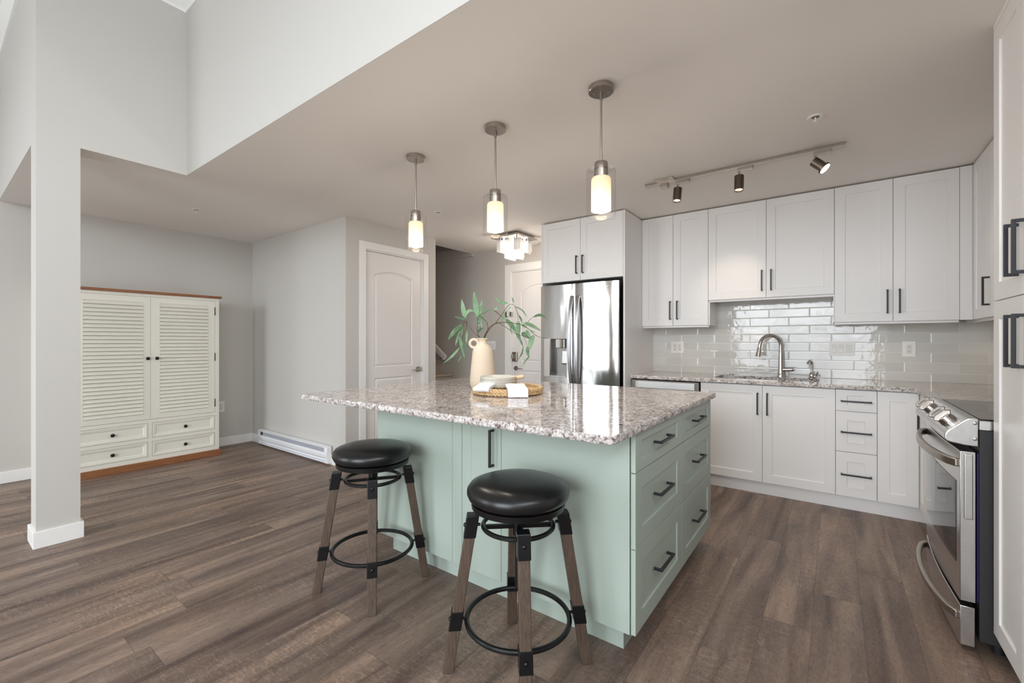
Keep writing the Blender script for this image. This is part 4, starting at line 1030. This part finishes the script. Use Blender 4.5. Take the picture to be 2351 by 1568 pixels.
# track light
ty = 3.345
t = wthing('track_light', 'brushed nickel ceiling track with three spotlights before the wall cabinets', 'track light', (-.55, ty, ZC))
MB().box(-1.175, ty - .017, ZC - .020, .055, ty + .017, ZC - .0005).build('track', M['nickel'], t, bevel=.0015)
MB().box(-1.06, ty - .026, ZC - .052, -1.005, ty + .03, ZC - .0202).build('feed_box', M['nickel'], t, bevel=.002)
MB().box(-1.085, ty - .075, ZC - .006, -.955, ty - .018, ZC - .0005).build('ceiling_plate', M['nickel'], t, bevel=.001)
M['gunmetal'] = mat('dark_brushed_nickel', srgb(118, 108, 100), .32, 1)
def head(x_, aim, hl_=.075, disc=False):
    hd = sub(MB().box(x_ - .01, ty - .015, ZC - .045, x_ + .085, ty + .015, ZC - .0202).build('spotlight', M['nickel'], t, bevel=.002))
    MB().cyl((x_, ty, ZC - .085), (x_, ty, ZC - .044), .006, seg=12).build('stem', M['nickel'], hd)
    a = Vector(aim).normalized(); p0 = Vector((x_, ty, ZC - .085)) - a * .012; p1 = p0 + a * hl_
    r_ = .028
    u = a.orthogonal().normalized(); v_ = a.cross(u); mb = MB(); seg = 24
    ra = [p0 + (u * math.cos(2 * PI * k / seg) + v_ * math.sin(2 * PI * k / seg)) * r_ for k in range(seg)]
    rb = [p1 + (u * math.cos(2 * PI * k / seg) + v_ * math.sin(2 * PI * k / seg)) * r_ for k in range(seg)]
    rc = [p1 - a * .004 + (u * math.cos(2 * PI * k / seg) + v_ * math.sin(2 * PI * k / seg)) * (r_ - .003) for k in range(seg)]
    rd = [p1 - a * .012 + (u * math.cos(2 * PI * k / seg) + v_ * math.sin(2 * PI * k / seg)) * (r_ - .005) for k in range(seg)]
    A, B, C_, D = mb.ring(ra), mb.ring(rb), mb.ring(rc), mb.ring(rd); mb.bridge(A, B, 0, True); mb.bridge(B, C_); mb.bridge(C_, D); mb.cap(A, True); mb.cap(D)
    for k in range(0, seg, 2):
        dd = u * math.cos(2 * PI * k / seg) + v_ * math.sin(2 * PI * k / seg); mb.bar([p0 + dd * (r_ + .0005), p1 - a * .018 + dd * (r_ + .0005)], .002, .0022, dd)
    if disc: mb.cyl(p1 - a * .002, p1 + a * .010, r_ + .009, seg=28)
    mb.build('lamp_can', M['gunmetal'], hd)
    e_ = p1 + (a * .0105 if disc else -a * .0115)
    MB().cyl(e_, e_ + a * .0015, (r_ + .004) if disc else r_ - .006, seg=24).build('lens', M['spotbulb'], hd)
    ld = bpy.data.lights.new('spot_light', 'SPOT'); ld.energy = 17; ld.color = (1, .89, .77); ld.spot_size = math.radians(105); ld.spot_blend = .7; ld.shadow_soft_size = .018
    lo = bpy.data.objects.new('spot_light', ld); COL.objects.link(lo); lo.parent = t; lo.location = p1 + a * .02 - Vector(t['_org'])
    lo.rotation_euler = a.to_track_quat('-Z', 'Y').to_euler()
    return ld
head(-.935, (-.03, -.16, -1), .10); head(-.525, (.0, -.14, -1), .105)
l3 = head(-.095, (.62, -.10, -.66), .075, disc=True); l3.energy = 7
# extra spot without a head of its own, added to warm the cabinet doors
ld = bpy.data.lights.new('spot_light', 'SPOT'); ld.energy = 13; ld.color = (1, .84, .66); ld.spot_size = math.radians(40); ld.spot_blend = .9; ld.shadow_soft_size = .02
lo = bpy.data.objects.new('spot_light', ld); COL.objects.link(lo); lo.parent = t; lo.location = Vector((-.525, ty + .03, ZC - .17)) - Vector(t['_org']); lo.rotation_euler = Vector((-.20, .87, -.60)).to_track_quat('-Z', 'Y').to_euler()

# under-cabinet puck lights
for (x_, y_, lab) in ((-1.213, 4.36, 'small lit puck light under the wall cabinet beside the fridge'), (.339, 4.33, 'small lit puck light under the wall cabinet right of the sink'), (.90, 4.36, 'small lit puck light under the corner of the wall cabinets')):
    t = wthing('puck_light', lab, 'light', (x_, y_, 1.373))
    MB().lathe([(.034, 1.3735), (.034, 1.366), (.031, 1.365), (.027, 1.368), (.027, 1.3735)], (x_, y_, 0), 28, caps=False).build('bezel', M['nickel'], t)
    MB().cyl((x_, y_, 1.369), (x_, y_, 1.3733), .027, seg=24).build('lens', M['puck'], t)
    ld = bpy.data.lights.new('puck_glow', 'SPOT'); ld.energy = 1.1; ld.color = (1, .80, .52); ld.spot_size = math.radians(130); ld.spot_blend = .8; ld.shadow_soft_size = .02
    lo = bpy.data.objects.new('puck_glow', ld); COL.objects.link(lo); lo.parent = t; lo.location = (0, 0, -.009)

# sprinklers
for (x_, y_, lab) in ((-.081, 2.866, 'white ceiling sprinkler above the sink side of the room'), (-4.713, 1.512, 'white ceiling sprinkler in front of the armoire'), (-2.983, 2.886, 'white ceiling sprinkler beyond the left pendant lamp')):
    t = wthing('ceiling_sprinkler', lab, 'sprinkler', (x_, y_, ZC))
    MB().lathe([(.018, ZC - .001), (.020, ZC - .004), (.034, ZC - .006), (.037, ZC - .003), (.037, ZC - .0004)], (x_, y_, 0), 28, caps=False).build('escutcheon', M['trim'], t)
    MB().cyl((x_, y_, ZC - .004), (x_, y_, ZC - .0006), .018, seg=20).build('recess', mat('sprinkler_recess', srgb(128, 120, 110), .6), t)
    MB().cyl((x_, y_, ZC - .026), (x_, y_, ZC - .003), .0035, seg=10).cyl((x_, y_, ZC - .030), (x_, y_, ZC - .027), .014, .012, 16).build('deflector', M['trim'], t)

# ================================================================== TABLE DECORATION
FWD = Vector((-math.sin(YAW), math.cos(YAW), 0)); RGT = Vector((math.cos(YAW), math.sin(YAW), 0))
ZW = .9142
vc = Vector((-1.876, 2.220, ZW))
t = wthing('ceramic_vase', 'tall cream stoneware vase with a small ring handle on the island', 'vase', vc)
prof = [(.001, 0), (.060, 0), (.074, .008), (.083, .03), (.0845, .06), (.080, .12), (.073, .19), (.067, .245), (.060, .27), (.044, .287), (.030, .297), (.0265, .308), (.029, .320), (.037, .328), (.037, .333), (.030, .333), (.0225, .32), (.021, .30), (.001, .298)]
MB().lathe([(r, z + ZW) for r, z in prof], (vc.x, vc.y, 0), 48).build('body', M['vase'], t)
hc = vc + Vector((0, 0, .292)) - RGT * .058
MB().tube([hc + RGT * (.027 * math.cos(a)) + Vector((0, 0, .027 * math.sin(a) + .006)) for a in [2 * PI * k / 26 for k in range(26)]], .0095, 12, True).build('ring_handle', M['vase'], t)

# branches: local (right, up, depth) metres from the vase mouth; leaves (right, up, depth, tip right, tip up, tip depth, width)
def cp(x, y, d=0):   # sketch coordinates of the arrangement turned into metres in the vase's own frame
    return ((x - 497) * .000516, (.333 - (y - 655) * .000516), d)
rnd_ = random.Random(5)
def V3(p): return vc + RGT * p[0] + Vector((0, 0, p[1])) + FWD * p[2]
def branch(label, stems, leaves):
    t = wthing('leafy_branch', label, 'branch', tuple(vc + Vector((0, 0, .30))), 'green branches in the cream vase')
    mb = MB()
    for st in stems:
        pts = [V3(cp(*p)) for p in st]
        # smooth
        q = []
        for i in range(len(pts) - 1):
            p0, p1, p2, p3 = pts[max(i - 1, 0)], pts[i], pts[i + 1], pts[min(i + 2, len(pts) - 1)]
            for k in range(5):
                f = k / 5; q.append(.5 * ((2 * p1) + (p2 - p0) * f + (2 * p0 - 5 * p1 + 4 * p2 - p3) * f * f + (3 * p1 - p0 - 3 * p2 + p3) * f ** 3))
        q.append(pts[-1]); r0_ = .0030 if len(st) > 3 else .0020
        mb.tube(q, [r0_ - (r0_ - .001) * i / (len(q) - 1) for i in range(len(q))], 7)
    mb.build('stem', M['bark'], t)
    mb = MB()
    for lf in leaves:
        a, b, wd = lf[0], lf[1], lf[2]; sag = lf[3] if len(lf) > 3 else 0
        A, B = V3(cp(*a)), V3(cp(*b)); ln = (B - A).length; tdir = (B - A).normalized()
        tilt = rnd_.uniform(-.7, .7)
        side0 = tdir.cross(FWD).normalized(); side = (side0 * math.cos(tilt) + FWD * math.sin(tilt)).normalized()
        nn = side.cross(tdir).normalized(); n = 12; Lr, Rr, Cr = [], [], []
        for k in range(n + 1):
            f = k / n; c = A + (B - A) * f + side0 * sag * .000516 * math.sin(PI * f) * (1) + nn * .01 * math.sin(PI * f)
            wv = wd * .000516 * .56 * (.02 if f in (0, 1) else (f ** .62 * (1 - f) ** .95) / .452)
            Lr.append(c + side * wv - nn * wv * .35); Rr.append(c - side * wv - nn * wv * .35); Cr.append(c)
        l_, c_, r__ = mb.ring(Lr), mb.ring(Cr), mb.ring(Rr)
        for k in range(n):
            for (p_, q_) in ((l_, c_), (c_, r__)):
                f = mb.bm.faces.new((p_[k], q_[k], q_[k + 1], p_[k + 1])); f.smooth = True
    o = mb.build('foliage', M['leaf'], t); md = o.modifiers.new('th', 'SOLIDIFY'); md.thickness = .0006
    return t
branch('green branch leaning left out of the vase with long drooping leaves',
       [[(497, 700, 0), (455, 645, .0), (380, 580, .02), (320, 505, .04), (275, 430, .05), (262, 400, .06)], [(275, 430, .05), (240, 470, .03), (210, 580, .0), (205, 640, -.01)], [(275, 440, .05), (282, 520, .06), (240, 620, .03), (232, 690, .02)]],
       [((268, 400, .06), (208, 135, .09), 78, 10), ((262, 385, .05), (405, 315, .02), 52, 60), ((262, 415, .05), (132, 372, .0), 40, 8), ((240, 470, .03), (56, 682, -.03), 82, -8), ((212, 560, .0), (150, 750, -.02), 42, 0),
        ((198, 620, .0), (268, 922, -.01), 62, 6), ((232, 690, .02), (250, 850, .01), 60, 4), ((282, 520, .06), (275, 740, .05), 40, 0), ((275, 700, .05), (352, 870, .04), 14, 10), ((204, 770, .0), (0, 975, -.05), 36, 16), ((240, 860, .01), (176, 966, -.01), 22, 6), ((215, 480, .02), (218, 640, .0), 40, 0)])
branch('green branch standing upright in the middle of the vase',
       [[(497, 700, 0), (430, 590, -.01), (435, 500, -.02), (430, 400, -.02), (400, 330, -.02)], [(497, 700, 0), (560, 560, -.02), (555, 460, -.03), (480, 385, -.04), (450, 370, -.04), (520, 330, -.02), (600, 290, .0), (650, 295, .01)]],
       [((440, 400, -.03), (392, 65, -.05), 84, 4), ((445, 410, -.03), (492, 165, -.02), 62, -8), ((440, 470, -.02), (525, 340, -.05), 52, 6), ((490, 395, -.04), (505, 535, -.05), 26, -14), ((432, 582, -.01), (520, 520, -.03), 44, 8),
        ((440, 400, -.02), (446, 510, -.03), 48, 0), ((500, 345, -.02), (610, 285, .02), 40, 18), ((632, 300, .01), (700, 240, .0), 42, 0), ((395, 320, -.02), (392, 375, -.03), 14, 0)])
branch('green branch arching high to the right over the vase',
       [[(497, 700, 0), (540, 600, .02), (600, 510, .05), (650, 465, .06), (700, 395, .07), (760, 310, .08), (820, 225, .08), (870, 208, .07), (915, 240, .05), (945, 340, .02), (950, 420, .0)], [(650, 300, .01), (700, 340, .02), (760, 390, .03), (800, 430, .03)], [(915, 240, .05), (960, 360, .05), (1000, 450, .05)]],
       [((820, 195, .08), (640, 88, .12), 62, 26), ((892, 200, .06), (872, 118, .05), 26, 0), ((870, 235, .07), (755, 345, .03), 16, -8), ((910, 240, .05), (1075, 390, .08), 26, 34), ((740, 350, .03), (800, 440, .0), 44, -6),
        ((795, 405, .03), (930, 590, .0), 92, 10), ((950, 430, .0), (958, 650, -.03), 84, 0), ((850, 505, .02), (872, 618, .02), 26, -4), ((960, 350, .05), (1010, 470, .04), 30, 4), ((940, 610, -.02), (1020, 790, -.04), 40, 16), ((1012, 770, -.04), (945, 932, -.05), 26, 24)])
branch('green branch reaching far right towards the fridge',
       [[(497, 700, 0), (530, 610, -.02), (590, 520, -.05), (650, 475, -.07), (700, 462, -.08), (780, 510, -.09), (850, 555, -.10), (920, 600, -.11), (1020, 640, -.10), (1062, 745, -.1)], [(650, 475, -.07), (760, 455, -.05), (900, 465, -.02), (1030, 490, .02), (1150, 590, .06), (1240, 640, .08), (1330, 650, .1)], [(1060, 500, .03), (1090, 430, .05), (1160, 370, .06)]],
       [((1150, 375, .06), (1355, 408, .1), 46, 40), ((1020, 455, .02), (1255, 560, .05), 72, 18), ((990, 590, -.06), (1110, 665, -.03), 82, 12), ((1050, 550, -.04), (1105, 660, -.05), 52, 6), ((1145, 615, -.04), (1100, 800, -.08), 86, -14), ((1065, 750, -.1), (1085, 900, -.12), 64, -4),
        ((1095, 880, -.1), (1010, 1020, -.12), 22, -14), ((1075, 535, .02), (1180, 578, .04), 22, 6), ((925, 580, -.1), (985, 700, -.12), 60, 6), ((1000, 480, .0), (1060, 530, .02), 40, 4)])

# woven tray
tc_ = Vector((-1.587, 2.110, ZW))
t = wthing('woven_tray', 'round braided seagrass tray on the island in front of the vase', 'tray', tc_)
mb = MB()
def braid(R, z, r_, turns):
    for ph in (0, 2 * PI / 3, 4 * PI / 3):
        n = int(turns * 12); pts = []
        for k in range(n):
            a = 2 * PI * k / n; p = turns * a + ph
            rr = R + r_ * .62 * math.sin(p); zz = z + r_ * .55 * math.sin(2 * p + .6)
            pts.append((tc_.x + rr * math.cos(a), tc_.y + rr * math.sin(a), zz))
        mb.tube(pts, r_ * .66, 7, True)
for i, (R, z) in enumerate(((.197, .0155), (.199, .032), (.172, .015), (.148, .015), (.124, .015), (.100, .015), (.076, .015), (.052, .015), (.028, .015))):
    braid(R, ZW + z, .0115, max(5, int(R * 105)))
mb.build('braids', M['seagrass'], t)
MB().lathe([(.001, ZW + .001), (.196, ZW + .001), (.2, ZW + .006), (.19, ZW + .012), (.001, ZW + .012)], (tc_.x, tc_.y, 0), 40).build('base_mat', M['seagrass'], t)
# bowls
bc = Vector((-1.622, 2.068, 0)); zt = ZW + .0295
bw = ['grey glazed shallow bowl at the bottom of the stack on the tray', 'grey glazed shallow bowl in the middle of the stack of three', 'grey glazed shallow bowl on top of the stack holding the spoon']
for k in range(3):
    z = zt + k * .0185
    pr_ = [(.001, 0), (.06, 0), (.064, .003), (.085, .006), (.104, .014), (.110, .024), (.1125, .036), (.1105, .037), (.107, .026), (.100, .018), (.082, .0105), (.06, .008), (.001, .008)]
    o = MB().lathe([(r, zz + z) for r, zz in pr_], (bc.x, bc.y, 0), 56).build('bowl', M['ceramic'], None, org=(bc.x, bc.y, z))
    tag(o, bw[k], 'bowl', 'stack of grey bowls on the tray')
# spoon
a_ = bc + RGT * -.02 + Vector((0, 0, ZW + .075)) + FWD * .01; b_ = bc + RGT * .152 + FWD * -.035 + Vector((0, 0, ZW + .105))
d_ = b_ - a_
mb = MB().tube([a_, a_ + d_ * .15, a_ + d_ * .35, a_ + d_ * .6, a_ + d_ * .85, a_ + d_ * .97, b_], [.004, .0065, .0085, .0105, .0115, .0105, .005], 14)
o = mb.build('wooden_spoon', M['spoonwood']); tag(o, 'pale wooden spoon resting in the top grey bowl', 'spoon')
mb = MB(); cc = a_ - d_.normalized() * .018
# spoon bowl as an ellipsoid shell joined to the handle
bm2 = bmesh.new(); bmesh.ops.create_uvsphere(bm2, u_segments=20, v_segments=10, radius=1)
mt = Matrix.Translation(cc) @ d_.to_track_quat('X', 'Z').to_matrix().to_4x4() @ Matrix.Diagonal((.028, .018, .006, 1))
bmesh.ops.transform(bm2, matrix=mt, verts=bm2.verts[:])
me2 = bpy.data.meshes.new('spoon_tmp'); bm2.to_mesh(me2); bm2.free()
bmj = bmesh.new(); bmj.from_mesh(o.data); bmj.from_mesh(me2); bmj.to_mesh(o.data); bmj.free(); bpy.data.meshes.remove(me2)
# napkins draped over the tray rim
def napkin(label, ctr, wdt, ang, path, layers=3, skew=0, gap=.0046, th=.0038):
    """path: (forward, up) polyline from the bowl side to the hanging end; the cloth is folded into stacked layers"""
    R2 = (RGT * math.cos(ang) + FWD * math.sin(ang)); F2 = (-RGT * math.sin(ang) + FWD * math.cos(ang))
    q = []                                             # resample smoothly
    for i in range(len(path) - 1):
        p0, p1, p2, p3 = [Vector(path[min(max(k, 0), len(path) - 1)]) for k in (i - 1, i, i + 1, i + 2)]
        for k in range(4):
            f = k / 4; q.append(.5 * ((2 * p1) + (p2 - p0) * f + (2 * p0 - 5 * p1 + 4 * p2 - p3) * f * f + (3 * p1 - p0 - 3 * p2 + p3) * f ** 3))
    q.append(Vector(path[-1])); n = len(q); nr = []
    for i in range(n):
        t_ = (q[min(i + 1, n - 1)] - q[max(i - 1, 0)]).normalized(); nr.append(Vector((t_.y, -t_.x)) if False else Vector((-abs(t_.y), abs(t_.x))))
    mb = MB(); NK = 12
    for l_ in range(layers):
        T, B = [], []
        ee = 0 if l_ == layers - 1 else .004
        for i in range(n):
            rt, rb = [], []
            for k in range(NK + 1):
                s_ = (k / NK - .5) * 2
                wob = .0010 * math.sin(5 * s_ + l_ * 2.1 + i * .35) - .0035 * abs(s_) ** 4
                for lst, hh_ in ((rt, (l_ + 1) * gap - (gap - th) + wob), (rb, l_ * gap + wob * .6)):
                    c = q[i] + nr[i] * hh_
                    lst.append(ctr + R2 * (s_ * (wdt / 2 - ee * .5) + skew * q[i].x) + F2 * c.x + Vector((0, 0, c.y)))
            T.append(mb.ring(rt)); B.append(mb.ring(rb))
        for A_ in (T, B):
            for i in range(n - 1):
                for k in range(NK):
                    f = mb.bm.faces.new((A_[i][k], A_[i][k + 1], A_[i + 1][k + 1], A_[i + 1][k])); f.smooth = True
        lt = T[0] + [r_[-1] for r_ in T[1:]] + T[-1][-2::-1] + [r_[0] for r_ in T[-2:0:-1]]
        lb = B[0] + [r_[-1] for r_ in B[1:]] + B[-1][-2::-1] + [r_[0] for r_ in B[-2:0:-1]]
        mb.bridge(lt, lb, 0, True)
    # folded outer turn joining the layers along the hanging end
    end = q[-1]; pts = []
    o = mb.build('napkin', M['cotton'], None, org=tuple(ctr)); md = o.modifiers.new('b', 'BEVEL'); md.width = .0012; md.segments = 2; md.limit_method = 'ANGLE'
    return tag(o, label, 'napkin')
napkin('white folded napkin hanging over the front rim of the tray', tc_ + RGT * .020, .112, .06, [(-.128, .058), (-.165, .050), (-.200, .044), (-.2185, .036), (-.2225, .016), (-.2235, .003)], 3, -.12)
napkin('white folded napkin curled against the left side of the bowls', tc_ + RGT * -.078, .096, -.36, [(-.100, .056), (-.135, .049), (-.165, .045), (-.186, .040), (-.196, .030)], 4, 0)
for o in list(bpy.data.objects):
    if o.get('_org') is not None: del o['_org']
